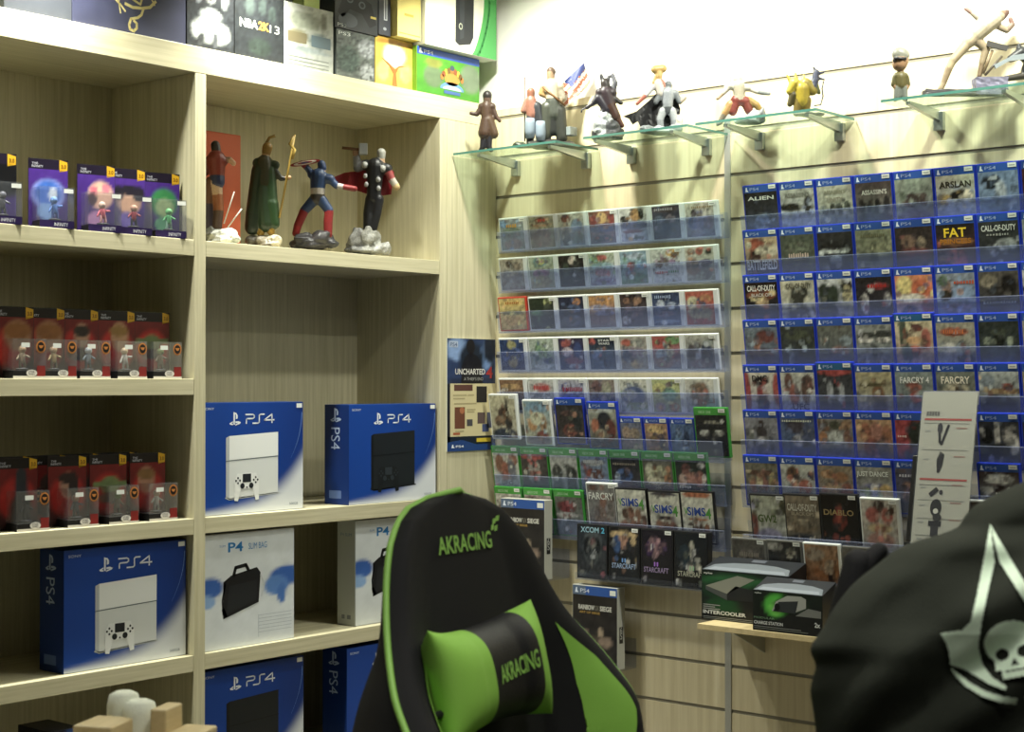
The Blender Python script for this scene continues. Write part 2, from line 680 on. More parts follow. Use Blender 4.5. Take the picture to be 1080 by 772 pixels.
XF = XW - 0.047        # front of a case at its foot
ytop = XF - 0.171 * math.sin(LEAN)
pA = on_x(782.4, 196, ytop); pB = on_x(1074.7, 168.5, ytop)
YP0 = pA.y
SP = (pA.y - pB.y) / 7
ZP0 = pA.z - 0.171 * math.cos(LEAN)
ZP6 = on_x(783, 479.5, ytop).z - 0.171 * math.cos(LEAN)
PP = (ZP0 - ZP6) / 6
print('PS spacing', SP, 'pitch', PP, 'z0', ZP0, 'groove', g0)
ORD = ['first', 'second', 'third', 'fourth', 'fifth', 'sixth', 'seventh', 'eighth', 'ninth', 'tenth']
ROWN = ['top', 'second', 'third', 'fourth', 'fifth', 'sixth', 'seventh']

PS = [
    ['dark cover, spaced pale letters|2a2520;3a4050;50,75,22,25,8fa0b8;ALIEN,50,14,80,9,d8d8d0',
     'black wing over pale grey|b0ae9e;9aa0a8;30,42,38,9,26241f|82,38,14,22,33312a|50,80,50,25,8890a8;ASSASSIN\'S,50,14,74,11,6b6a60',
     'three dark silhouettes on cream|b4b198;98a08c;20,55,9,12,3a3c30|42,52,8,13,33352c|62,52,8,13,30322a|84,50,9,14,3b4034|50,85,55,22,5f6a76;UNITY,50,32,46,11,8f8a78;ASSASSIN\'S,50,14,62,9,86836f',
     'row of figures under brown sky|4a3a36;8e887a;15,52,9,16,2a2420|38,54,8,14,2c2623|60,52,9,16,2b2522|85,48,9,18,2d2826|50,85,50,20,4a4650;ASSASSIN\'S,52,22,70,11,d0ccc0',
     'huddled dark riders on grey green|8f9a84;8a8d84;42,48,22,16,4a3530|75,48,12,16,5a4a42|20,40,10,14,707a64|50,85,50,20,6f6470',
     'dark mane and wide title|c0bb9c;8c94a8;60,46,28,13,26211c|20,52,18,13,a8883a|82,45,12,15,d8c8a8|50,85,50,22,78809a;ARSLAN,50,20,82,14,3a352a',
     'dark winged beast in blue haze|6f86a8;7d8fae;30,24,22,14,2c3036|44,18,12,10,343840|55,45,14,26,b4bac4|50,75,50,20,5c708e',
     'brown cover cut by frame edge|5a3028;3a2a2c;50,50,30,30,7a4a38'],
    ['orange haze and stout white title|c8a878;6a5048;35,15,25,14,a84a28|70,32,35,16,d0c0a0|30,45,18,14,4a3028|50,80,50,26,4e4640;BATTLEFIELD,50,66,92,22,d8d6cc',
     'red and white word on mossy green|4e5444;5a5c4c;50,30,40,14,6a7058|45,75,40,25,50483e;BLOOD,52,48,60,14,c8b0a0',
     'pale eyes on dark hood|2e2c2a;33343a;30,42,22,7,c0c2bc|70,42,22,7,c0c2bc|50,62,18,10,9aa0a0|50,30,40,10,262422|50,85,40,16,26262a',
     'lone figure in olive mist|8c8a68;6e6a50;50,55,12,28,57543c|70,40,24,20,a09a70|20,70,18,24,5e5c4a;DRAGON,50,13,70,9,706a50',
     'brown crowd round a fire|3a302a;4a3a38;35,32,20,15,8a6a50|70,35,12,14,a08a6a|50,62,44,18,784038|50,88,50,16,3a3436',
     'fat yellow title over red light|2a2622;5a3436;50,78,28,24,a84a40|50,38,46,8,a86a30;FAT,50,18,58,20,f0cc40;PRINCESS,50,37,80,11,b87830',
     'silver gun shape under white title|383a38;3c3c38;68,50,26,14,a0a4a0|50,56,18,9,c0c2ba|30,75,30,22,45443c;CALL-OF-DUTY,51,14,86,13,d8d8d0;GHOSTS,48,28,56,6,a0a098',
     'pale stripe cut by frame edge|b0b4a8;50606a;50,30,40,22,3a3a38|50,70,40,20,a0b4c0'],
    ['gold crest under white title|2a1e18;232a32;50,30,45,12,8c4a20|50,44,20,14,d0b070|50,76,44,20,343c4a;CALL-OF-DUTY,51,14,86,14,e4e2d8;BLACK OPS,52,30,64,8,c8c4b8',
     'armoured soldier on pale tan|c2bc98;9aa090;48,40,20,30,37372c|62,28,20,14,33342a|50,80,34,28,3c3e38|90,40,10,50,b4b298;CALL-OF-DUTY,54,12,74,12,4a4736',
     'pine trees and straw scarecrow|c4c8c4;3c4248;20,34,18,26,2c3628|45,36,16,24,34402e|84,16,18,14,231c1a|84,40,14,26,b8ac74|80,80,18,28,93937a|25,72,30,26,2a3644',
     'red scrawl above pale ghosts|28221f;302c38;62,20,30,8,9c3030|24,60,10,24,c4beb4|86,52,10,18,bcb8ae|50,85,18,16,38303a;EVIL,62,20,56,9,a83430',
     'spiky yellow hair and orange burst|e07c28;b0a4a8;25,22,22,22,e8d060|70,30,28,22,c85a18|70,32,10,8,f0b850|40,50,40,10,d8d0b4|84,70,16,16,a04838|36,82,24,16,60586c',
     'woman archer against blue sky|8a949c;6a86b4;26,30,14,16,a87a58|22,48,18,12,3c3428|18,16,14,12,50684a|70,42,30,14,7f9ab8|50,75,40,10,88809a;HORIZON,72,20,52,9,b8583a',
     'dark slope in sepia dusk|5a5448;2e333a;75,32,20,26,26231d|50,42,30,10,302b24|25,20,22,14,867c62|80,82,14,12,70808a;UNTIL DAWN,52,66,86,7,a8aaa0',
     'white and black strip cut by frame|c8c8c0;3a3e48;50,40,60,10,2a2a2a'],
    ['ember shape in steel haze|70808c;4a4c5c;62,22,30,16,6c3830|34,40,12,12,a06a4a|20,28,14,18,8ca0aa|50,70,40,22,5a4a50',
     'pale streak in dark thicket|3c4238;343c48;26,68,7,26,a0b0b0|50,20,36,12,4c523c|70,50,24,24,2c332c',
     'grey green rubble and round badge|66685a;5a646a;18,32,11,11,a8aca0|18,32,7,7,5c5e52|60,60,26,14,8f6a5c|80,35,18,12,8c9ca0|50,82,50,18,545a60',
     'huge scowling eyes|8c8f84;77807c;26,34,22,7,eee8d8|76,34,20,7,e8e2d0|28,24,26,8,3a3c36|74,22,26,8,3a3c36|50,60,8,16,4c5048|48,85,46,10,6f6a50',
     'red fighters on cream, raised|d8c890;a87a6c;22,30,12,40,54604c|52,14,24,9,6a4038|82,38,14,24,b8604a|50,62,18,12,c85a28|50,40,22,8,e0a860|30,70,14,22,4c5c5a',
     'orange title blob on tan|a8a284;8f9690;46,20,38,10,b4582e|30,56,20,14,d0ccb8|66,58,18,18,8a9698|75,80,26,12,3e423c;NINJA,46,20,56,11,c8744c',
     'horned shadow on dark green|343a30;3a4648;50,40,14,14,22261c|22,42,12,8,98a486|80,42,12,8,98a486|50,22,20,8,4c5440|50,78,40,22,48565a',
     'tan grey sliver cut by frame|a8a490;8f8878;50,60,30,20,b09a6c'],
    ['swordsman between red margins|d4cdb6;b0a4a0;4,50,12,60,a83a34|96,40,12,40,b44a40|50,48,16,20,a03a34|52,76,18,24,38343a|50,20,24,10,33302e;DMC,46,14,46,15,2c2a2a',
     'two bare fighters on cream|c4c3b0;aab0b6;24,22,13,22,6e4c40|38,52,16,26,a05a48|72,44,14,30,6c5044|74,20,10,12,4c3c36|88,30,8,20,865a4c;UFC,56,80,50,15,50525e',
     'red bar over pale arches, raised|35353a;4c4f54;50,4,48,8,b43a34|34,50,10,26,9a9ea0|66,52,10,24,a0a4a4|50,48,5,30,2c2c30',
     'bronze warrior on straw yellow|b8aa70;8c8a7c;60,50,18,22,84582e|64,78,20,24,5a4a3c|40,28,40,5,5e552e|20,66,16,18,c4bc98',
     'white scrawl and red figure on jade|8c9a90;6c7070;50,56,14,16,a84438|50,34,20,12,b86048|20,70,24,20,687064|80,60,18,20,7c8a80;FARCRY 4,52,18,78,14,e8e8e0',
     'tan ring under pale scrawl|7f8676;60644e;50,46,36,22,b8ac84|50,48,24,18,5a4a34|50,80,40,14,4c4c40;FARCRY,50,18,74,16,ece4d0',
     'racing car on desert track|b8c0b8;4c4a4a;60,42,50,7,c0a060|72,34,14,9,8a3a2c|50,76,50,26,45444a|20,20,20,14,8c9aa0',
     'olive strip cut by frame|a89c6c;706a50;50,50,30,20,c0b480'],
    ['footballer with folded arms|8a8a90;6c6e7c;50,14,9,9,3a2c28|50,36,17,17,3c3638|50,54,16,9,c8c4c0|50,80,14,20,6a6470|15,45,12,20,6e7068',
     'white glow in blue dusk|4c5c80;48648c;50,52,18,14,a8a8b0|46,20,30,16,4a4450|80,40,20,26,4c5674|50,90,28,10,7a4a48;XV,50,6,90,6,c8ccb8',
     'mosaic of small photographs|8c8678;6a707c;15,14,14,12,6a4638|50,14,16,11,4a4a38|82,14,15,12,a07850|14,44,13,15,b0723c|50,44,22,16,c4c8bc|85,42,13,18,845c48|50,75,50,8,54606a',
     'orange group of fighters|c89860;84745c;26,28,16,22,b86a44|58,30,20,26,b4745c|85,34,14,24,a8683c|40,62,22,22,8c4834|70,66,20,22,6c5c60',
     'red left half beside dark green|a8323a;50404c;15,40,24,46,b83a3c|70,30,40,34,30382e|60,80,40,24,5c5462;EDGE,18,36,26,6,e0c8c0',
     'hidden|40404a;30303a;50,50,30,30,50505c',
     'pale suited men in the dark|3a3a3c;4a5260;45,24,8,30,c0baac|70,24,12,12,c4bcae|85,48,14,22,d4cfc2|20,30,16,20,22221f|50,60,30,14,2c2a2a|55,88,40,7,8a929e',
     'dark strip cut by frame|363a40;444a58;50,50,30,20,808890'],
    ['row of tiny people on tan|77725a;66666a;22,50,10,18,9c6a4c|42,46,9,18,b0a070|60,48,9,18,8c5a4c|80,48,9,18,a89858|50,24,40,8,6a4a3a',
     'brown haired child on white|c4c6b4;707684;36,22,20,18,6a4a30|38,44,13,13,c89c78|70,52,20,18,b4604a|88,24,9,9,2c3858|50,84,50,20,4a5064',
     'busy brown battle scene|9a8664;6e6a70;30,20,22,10,b07a44|66,26,22,12,a06a3c|40,54,24,14,c09a6c|80,56,18,16,a45c44|50,85,50,16,5e6072',
     'pop dancers under blocky title|9a9a8c;7c7a84;50,60,48,24,6c6c94|80,60,20,22,d0a848|24,60,16,14,8c9c58|50,48,12,12,d8d4d0;JUST DANCE,46,17,88,15,e4e8e0',
     'navy cover half behind price list|5c5a70;44445c;30,52,18,22,a87a6c|70,60,20,22,3c4060;LAST,30,16,40,9,c8c8d4',
     'hidden|404a4a;30403a;50,50,30,30,50605c',
     'white chevron on dark brown|4c3a36;8a8e92;50,16,36,12,d8d6cc|20,40,14,8,d0cec4|82,40,14,8,d0cec4|50,36,16,10,3a2c2a|50,74,40,22,5c6c7c;NBA,55,48,30,8,e0dcd4',
     'hidden|303238;303238;'],
]
for r, row in enumerate(PS):
    zb = ZP0 - PP * r
    tray(YP0 + 0.012, YP0 - SP * 8 - 0.02, zb, 'clear acrylic tray holding the %s row of blue game cases' % ROWN[r],
         'acrylic trays on the right half of the wall', x=XF)
    for c, sp in enumerate(row):
        d, spec = sp.split('|', 1)
        if d == 'hidden':
            continue
        kind = 'psc' if 'raised' in d else 'ps'
        lab = 'blue game case, %s, %s along in %s blue row' % (d.replace(', raised', ''), ORD[c], ROWN[r])
        if kind == 'psc':
            lab = 'raised clear-topped game case, %s, in %s blue row' % (d.replace(', raised', ''), ROWN[r])
        game_case(kind, spec, lab, 'blue game cases on the right half of the wall', (XF, YP0 - SP * c, zb))

# ---- small white cases, left half of the wall
DSTOP = XF - 0.125 * math.sin(LEAN)
qA = on_x(526, 230.5, DSTOP); qB = on_x(756.5, 212.0, DSTOP)
YD0 = qA.y
SD = (qA.y - qB.y) / 7
ZD0 = qA.z - 0.125 * math.cos(LEAN)
ZD4 = on_x(526, 399, DSTOP).z - 0.125 * math.cos(LEAN)
PD = (ZD0 - ZD4) / 4
print('DS spacing', SD, 'pitch', PD, 'z0', ZD0)
DS = [
    ['green meadow with gold title|8c98a4;7c8478;15,14,16,14,6a94c4|85,12,14,14,b8c8d8|50,45,40,20,6c7c6c|50,82,40,18,8a6c60;LAND,50,22,46,14,c09038',
     'red brown hat over tan|a8ac8c;948468;50,12,26,10,8a5040|50,28,44,4,c89c6c|50,70,44,28,8c7058;HAT,52,12,30,9,c8584a',
     'auburn girl in black dress|c0bfae;8c96a4;30,14,20,14,7a4034|28,40,14,14,a89888|26,74,18,32,2c3448|72,40,24,24,6c84a4|70,75,26,20,6a7c78',
     'red crowd above navy band|8a5038;6a6470;50,20,20,18,d0a850|18,28,14,18,8a3034|86,26,12,16,9c3c34|50,56,60,10,40507c|50,84,40,10,3c4450',
     'black and gold heroes on white|d0d4c8;a0a4b4;60,20,22,22,c08c44|16,32,18,12,2c2c2c|80,18,10,18,2a2824|50,52,56,14,5a6080|45,70,40,6,6a3c4c|50,90,30,6,506864',
     'navy band of warriors|3c3a4c;38405c;50,10,50,10,4c4048|26,42,20,14,6a7088|66,40,18,14,807484|50,70,46,20,3f506c;FATE,44,10,70,9,a09aa4',
     'blue clad pair on cream|c4bda4;5c6484;28,30,10,10,3a2c28|50,32,9,9,4a3a34|26,58,20,20,4a5c8c|54,60,20,20,5e6488|80,60,18,22,7c6874;ADVENTURE,58,12,70,7,8c7a5c'],
    ['grey sketch crowd|a89c8a;7c8284;40,16,16,12,4c3c34|75,24,16,14,a08c78|30,56,24,20,6c6e74|70,60,24,22,74767e',
     'yellow shield in teal ring|a4b49c;98947c;46,14,28,16,6c98a0|46,14,20,11,c8c468|46,52,34,14,a06c8c|46,78,40,20,a0906c',
     'white flare over dark knights|3a302c;2c3034;55,16,16,14,d8c0b4|28,46,14,26,4a5040|72,46,14,26,4c4844|50,82,40,20,262b36',
     'pink and green party scene|b0bc9c;8c8cac;50,14,22,10,c05c54|20,18,16,10,78a058|50,40,44,12,8cb0b8|50,60,30,12,a87c8c|60,86,40,8,786c94',
     'red jumper over green hills|8cacc4;5c8464;60,14,34,10,a8b8cc|38,48,14,16,a04c44|30,70,14,14,5c4c60|60,82,36,18,4a7a50|80,40,18,14,6c94b4',
     'two little heads on white|dcdcd4;c8ccd4;76,12,26,12,d8a440|80,20,10,8,a86834|26,44,12,12,7c5c58|44,34,11,11,7c6a60|72,38,14,8,a880a4;BROS,30,70,44,10,b84a4c;RUSH,74,68,36,9,4c7c50',
     'brown creatures round a red cap|ccc8b4;98988c;20,12,12,10,a8744c|50,12,14,12,b05a48|84,14,10,9,3c3c34|24,58,28,26,7c6450|70,46,26,9,6a5c78|64,74,28,22,807c78'],
    ['yellow cover in red frame|d8c058;a88c54;50,14,46,12,d8b440|50,46,40,8,808458|50,72,34,16,b48c4c;PUZZLE,50,14,50,10,a86c34',
     'hooded green shape on black|2c3a26;22282a;76,14,16,14,b0b868|76,34,16,18,485040|34,48,30,9,5c8a54|40,78,36,20,2a3034',
     'orange spark on navy night|2c3048;3c4458;72,16,16,12,c07c34|60,38,26,14,50648c|36,52,20,18,343c44|50,76,40,18,585c6c',
     'lilac streaks under orange top|c88c3c;78747c;50,10,50,12,d0903c|40,38,44,9,a09cb4|60,56,40,9,8c8cac|40,78,40,14,7c6468',
     'dark crowded portraits|3c2c28;5c5458;26,20,14,10,8c6448|66,20,16,12,987050|30,52,20,16,745c60|70,56,18,16,6c5458|20,80,16,14,a8a4a4|50,6,30,5,1c1818',
     'white clouds on dark blue|38486c;46587c;30,34,16,9,b4bccc|70,40,18,11,a4b4cc|50,12,26,12,283450|45,64,36,9,7c7084|50,88,44,5,8498b8;SONIC,40,12,60,12,98a8c4',
     'cream dragon over orange red|c0583c;a84c3c;26,36,22,22,c8c090|54,36,18,18,46506c|72,22,22,12,b87c44|50,66,44,20,a09468|50,90,50,9,a03c38'],
    ['gold emblem on navy|344c7c;3c4468;50,18,20,14,a09c5c|50,74,20,20,98844c|20,54,16,18,5468a4|80,52,16,18,5468a4',
     'leafy green wings on pale blue|a8b8a4;909c9c;36,38,12,30,6c9468|62,36,12,28,88a878|24,60,14,14,4c6c6c|74,70,20,12,48587c|50,90,36,8,b8c0b8',
     'white figure between red and navy|3c3450;3c4464;30,14,20,14,a04c44|34,44,22,16,c4b4b8|76,36,16,26,3c4c80|55,72,40,12,8c4854|60,90,26,9,9aa0a8',
     'red square and white block title|262a34;54687c;14,13,13,10,b84a3c|30,56,20,16,748cb0|70,54,22,18,50687c|50,74,14,14,2c3c44|50,36,20,6,8c6c58;STAR,60,9,44,7,d8dcd8;WARS,60,19,44,7,d8dcd8',
     'grey machine over red and tan|b0a898;8c8878;24,18,20,12,b0543c|66,20,26,14,909488|50,46,40,16,8c7c84|56,84,22,14,c0a45c|20,60,16,22,5c6474',
     'red and green top, pale bodies|b84c3c;74808c;76,12,30,14,6c9c58|56,30,12,10,2c2626|28,22,26,16,b84434|60,50,18,16,b0a888|30,56,22,16,94a4b0|40,80,34,18,8c6c64',
     'pale figure amid dark suits|b0b0a0;565c6c;42,52,14,24,b4bcc4|74,52,22,32,323c50|20,50,14,26,4c4444|46,30,9,8,4a3c38|80,22,20,10,8c948c|50,85,40,14,7c7078'],
    ['brown scroll with gold band|8c6440;5c4a38;50,22,46,9,b48c4c|16,36,12,10,b8b0a0|60,50,30,12,6c4c34',
     'red word on white|c8c8c0;70706c;50,26,40,16,c08078|50,62,40,20,7c7c78;ZELDA,50,26,60,18,b0403c',
     'dark red word on lavender|b4b4bc;3c54a0;26,28,14,16,6c2c34|50,62,60,16,38509c;LUIGIAN,56,30,78,16,943c48',
     'misty brown trio|948474;606068;30,20,20,18,846058|70,26,18,20,a4a480|50,66,44,22,5c5c68',
     'blue screen picture on white|d0cfbc;9aa8a0;50,52,46,34,4c6090|36,46,26,16,8890a4|60,82,44,12,587c60|50,14,30,6,b8bcac',
     'lime and turquoise bubbles|b8c070;8c9c7c;60,46,26,22,6ca090|24,24,22,14,d0cc6c|70,14,18,8,6c5c58|24,84,20,14,9c8494|76,84,18,14,b0784c',
     'round wreath of faces on white|d0cdbc;a8acb4;50,46,34,40,74604c|40,36,14,12,a47458|60,42,12,12,987058|50,70,22,10,b05c44'],
]
for r, row in enumerate(DS):
    zb = ZD0 - PD * r
    tray(YD0 + 0.012, YD0 - SD * 7 - 0.02, zb, 'clear acrylic tray holding the %s row of small white-edged game cases' % ROWN[r],
         'acrylic trays on the left half of the wall', x=XF, lip=0.072, back=0.08)
    for c, sp in enumerate(row):
        d, spec = sp.split('|', 1)
        kind = 'red' if (r, c) == (2, 0) else 'ds'
        game_case(kind, spec, '%s, %s, %s along in %s small-case row' % (KIND[kind], d, ORD[c], ROWN[r]),
                  'small game cases on the left half of the wall', (XF - (0.004 if kind == 'red' else 0), YD0 - SD * c - (0 if c else -0.004), zb), sticker=(r * 7 + c) % 3 == 0)

# ---- mixed rows lower on the left half
DIM['tin'] = (0.134, 0.171, 0.016, 'greycase')
DIM['sim'] = (0.136, 0.182, 0.015, 'blackcase')
XF2 = XF


def by_top(kind, px, py, spec, label, group, dx=0.0, rot=ROTW, sticker=True):
    w, h, t, m = DIM[kind]
    x = XF - dx
    p = on_x(px, py, x - (h * math.sin(LEAN) if rot is ROTW else 0))
    zb = p.z - h * (math.cos(LEAN) if rot is ROTW else 1)
    return game_case(kind, spec, label, group, (x, p.y, zb), rot, sticker)


def zrow(i):
    return ZD0 - PD * i


yl = YD0 + 0.02
for i, nm in ((5, 'mixed row above the green cases'), (6, 'full row of green cases'), (7, 'short green row and three pale boxes')):
    tray(yl, YD0 - SD * 7 - 0.03, zrow(i) - 0.001, 'clear acrylic tray holding the ' + nm, 'acrylic trays on the left half of the wall', x=XF, lip=0.065, fo={5: .024, 6: .006, 7: .012}[i])
G5 = 'mixed cases below the small white-edged cases'
by_top('clr', 514.5, 415.5, 'c8c49c;a8a48c;50,44,22,16,6c4c38|36,60,24,14,8c6c50|66,40,5,34,2c2c24|70,66,14,14,3a3a34|50,90,50,14,3c4450', 'cream clear-edged case with soldiers and a rifle, overlapping the poster', G5, 0.022)
by_top('clr', 550, 421.5, '8cb0bc;b4ac80;50,14,50,12,7ca4bc|30,54,18,16,c08c48|72,50,14,22,b48c58|50,40,30,16,d0d0a8|66,78,24,10,8c4434|50,92,50,12,7c7068', 'pale blue and cream case with two orange characters', G5, 0.012)
by_top('ps', 583.5, 419.5, '3c3a34;4a403c;60,26,20,16,5c5c4c|44,22,26,8,6c5048|48,66,28,16,8c4a38|48,64,12,8,b4805c|76,40,16,30,30342e', 'blue-topped dark case with a reddish eye shape, right of pale blue case', G5, 0.012)
by_top('ps', 617.5, 423.5, 'a4a894;3c3434;50,3,50,6,b4bcb8|56,30,26,24,22242c|22,44,14,20,b4643c|36,66,18,14,a8906c|78,52,18,26,6c3028|50,90,50,12,343c48', 'blue-topped case with black rider among flames', G5, 0.012)
for k, (px, sp, d) in enumerate([(651, '6c7490;7c706c;30,32,20,20,a48870|66,36,24,20,94806c|50,66,44,20,7c6c70|50,92,44,8,5c7850', 'brown clustered heroes'),
                                 (677.5, 'b8885c;5c5468;50,20,40,14,d8b060|40,50,20,20,6c5044|70,56,18,24,4c4454|40,84,30,12,8c5c4c', 'yellow haired hero'),
                                 (704.5, '4c6c9c;3c5480;36,40,16,22,6c8cb4|64,50,18,30,2c3c5c|30,24,10,10,8c94a4|60,84,30,12,5470a0', 'blue armoured figure')]):
    by_top('vita', px, 439.5 + k * 0.6, sp, 'little blue case with %s, between flame cover and green-topped case' % d, 'little blue cases in the mixed row')
by_top('xb', 730.5, 429.5, '22221f;26262c;32,44,20,8,c0c0b4|70,44,20,8,c0c0b4|50,40,10,20,1c1c1c|50,18,24,4,8c8874|50,70,50,24,262830;', 'green-topped black case with white wings, at right end of mixed row', G5, 0.008)
XB = [('boxers on pale cover', 'c4c2b0;a8acb0;26,28,18,26,8c5a44|46,48,14,26,a05844|72,40,16,34,6c6c78|86,18,10,14,9c6450;UFC,50,80,44,12,6c7078'),
      ('red bar over dark arches', '3c3030;4c4c4a;50,6,48,9,b03c34|34,50,10,28,908c88|60,46,12,26,a8a498|50,50,5,30,2c2a28'),
      ('two dark helmets facing on grey', 'b4b4ac;7c8486;24,46,20,22,3c3e3a|24,80,18,30,4c5450|78,50,20,22,34342e|76,82,18,30,3a3e3c'),
      ('red brown vehicles under blue', '7088a8;5c6c84;30,40,16,14,8c4034|60,46,26,14,5c3c34|50,16,40,8,a4a8ac|50,80,44,18,4c5c74;RACERS,48,13,70,10,b0b4b8'),
      ('blue glow in dark cover', '2c2e34;3c3840;44,46,30,18,3c5c94|44,40,14,10,1c2838|20,50,10,12,a4b4cc|50,76,40,16,6c5450;HUNT,46,16,76,7,8c8478'),
      ('pale serpent on brown', '6c6c5c;5c4a40;24,30,16,20,c8c8a8|60,30,22,14,b4b488|46,56,26,10,d0c8a0|82,50,12,16,a86c3c|50,82,44,16,54463c'),
      ('pale wrestlers locked on black', '24322c;2c2c38;34,24,16,16,6c3c38|54,44,30,14,b87c6c|78,46,16,20,a06458|20,50,14,16,c4a494|84,12,12,8,c8c8c4|50,86,50,14,30304a;WWE,26,66,36,10,c4c4bc')]
tA = on_x(517.8, 470, ytop); tB = on_x(746, 478.2, ytop)
for k, (d, sp) in enumerate(XB):
    p = tA + (tB - tA) * (k / 7)
    game_case('xb', sp, 'green game case, %s, %s along in the full green row' % (d, ORD[k]), 'green game cases', (XF - 0.004, p.y, p.z - 0.171 * math.cos(LEAN)))
XC = [('pale cover with small red writing', 'c4c0b4;a8a8a4;50,16,44,9,a89c90|30,40,20,18,8c6c5c'),
      ('red strip on pale cover', 'b8a89c;a09c98;30,12,24,9,b04c44|60,40,26,20,8c8880'),
      ('dark red car on grey', '6c6c60;707c80;44,26,34,16,7c2c34|62,20,16,8,943c40|40,48,44,7,acacac|50,82,50,26,5c6c70')]
uA = on_x(522.5, 512.5, ytop); uB = on_x(617.5, 517.2, ytop)
for k, (d, sp) in enumerate(XC):
    p = uA + (uB - uA) * (k / 3)
    game_case('xb', sp, 'green game case, %s, %s in the short green row' % (d, ORD[k]), 'green game cases', (XF - 0.012, p.y, p.z - 0.171 * math.cos(LEAN)))
by_top('clr', 617, 508.5, '8c8a84;70707c;24,8,20,7,6c4c40|60,46,18,28,946858|40,70,20,24,7c6c68|80,60,18,30,8c8480;FARCRY,50,26,92,16,e4e6e0', 'silver-edged clear case with white scrawled word, left of the pale family boxes', 'green game cases', 0.011)
FAM = [('no banner', 647.5, 514, '', '26,50,12,12,5c4034|46,48,12,14,8c5c48|70,52,12,12,8c6448|90,62,10,12,5c443c|50,76,50,16,946450|50,96,50,12,8c94ac', 26),
       ('dark banner', 682, 516.8, '50,52,30,3,3c3438|50,3,44,5,4c4854|', '28,70,14,14,8c5c44|50,68,12,12,6c4838|74,72,14,14,744c40|50,84,44,10,a07864|50,97,50,10,9c98b4', 34),
       ('orange banner', 716, 517, '50,54,30,4,c0743c|50,4,46,7,c06c3c|', '26,72,12,12,4c3830|52,70,13,14,5c4034|76,74,10,12,6c5040|92,76,8,12,4c4038|50,92,50,10,6c7488', 38)]
for n, px, py, a, b, ty in FAM:
    by_top('sim', px, py, 'd8d8c4;c4c4b8;' + a + b + ';SIMS,46,%d,58,17,3a54a4;4,84,%d,18,22,5c9c4c;V,13,%d,12,14,5c9c4c' % (ty, ty + 3, ty),
           'pale family box with blue word, %s, in the row over the black boxes' % n, 'pale family game boxes', 0.01, sticker=False)


def ledge(y0, y1, x, z, d, label, group):
    t = thing('acrylic_ledge', label, 'display ledge', (x, y0, z), (0, 0, -math.pi / 2), group)
    L = y0 - y1
    m = MB(); m.box(0, L, 0, d, -0.004, 0); m.build('base_plate', M['acrylic'], t)
    m = MB(); m.box(0, L, -0.004, 0, -0.004, 0.02); m.build('front_lip', M['acrylic'], t)
    m = MB(); m.box(0, L, d - 0.003, d, 0, 0.10); m.build('back_plate', M['acrylic'], t)


LG = 'acrylic ledges under boxed games'
# black boxed games
xq = XW - 0.102
yq = on_x(608.3, 553, xq).y
zq = on_x(608.3, 609.2, xq).z
PC = [('grey alien mask', '2c343c;34363c;50,40,34,34,4c5458|34,40,14,20,22262a|66,40,14,20,22262a|50,34,14,10,6c6c64|50,62,16,12,3a4044|16,92,12,6,909498|88,92,8,5,8c4c58;XCOM,42,7,64,11,9cc0d0;2,88,7,12,11,5cb4d8', 'first'),
      ('wide straw-coloured helmet over face', '221e1c;161a24;48,12,46,8,c8a868|50,26,20,14,a8785c|26,30,14,18,2c4c7c|72,28,10,14,2a2c34|50,60,40,8,101418|16,92,6,6,b4b4b4;STARCRAFT,50,72,82,10,90a4c4;II,50,61,14,8,6c94cc', 'second'),
      ('purple lit stern face', '1c1420;16141a;46,30,18,18,8c6070|46,40,10,12,a87c80|26,34,14,16,3c2450|70,30,16,16,2c1c34|10,92,6,6,b4b4b4;STARCRAFT,48,74,82,10,8c7c9c;II,48,63,14,8,9c6cc4', 'third'),
      ('small pale standing figure', '161c22;1a1a1c;52,26,8,12,b0ac98|52,46,6,16,8c8c84|30,40,24,20,1c2c38|50,62,40,6,20303c|8,92,6,6,b4b4b4|84,92,10,7,5c6458;STARCRAFT,50,76,84,10,9c9c8c;II,54,65,14,8,8cac8c', 'fourth')]
for k, (d, sp, o_) in enumerate(PC):
    game_case('pc', sp, 'black game box with %s, %s on the acrylic ledge' % (d, o_), 'black game boxes on the ledge', (xq, yq - 0.1385 * k, zq), (0, 0, -math.pi / 2), sticker=k > 0)
ledge(yq + 0.005, yq - 0.565, xq, zq - 0.0005, 0.1016, 'clear acrylic ledge under the four black game boxes', LG)


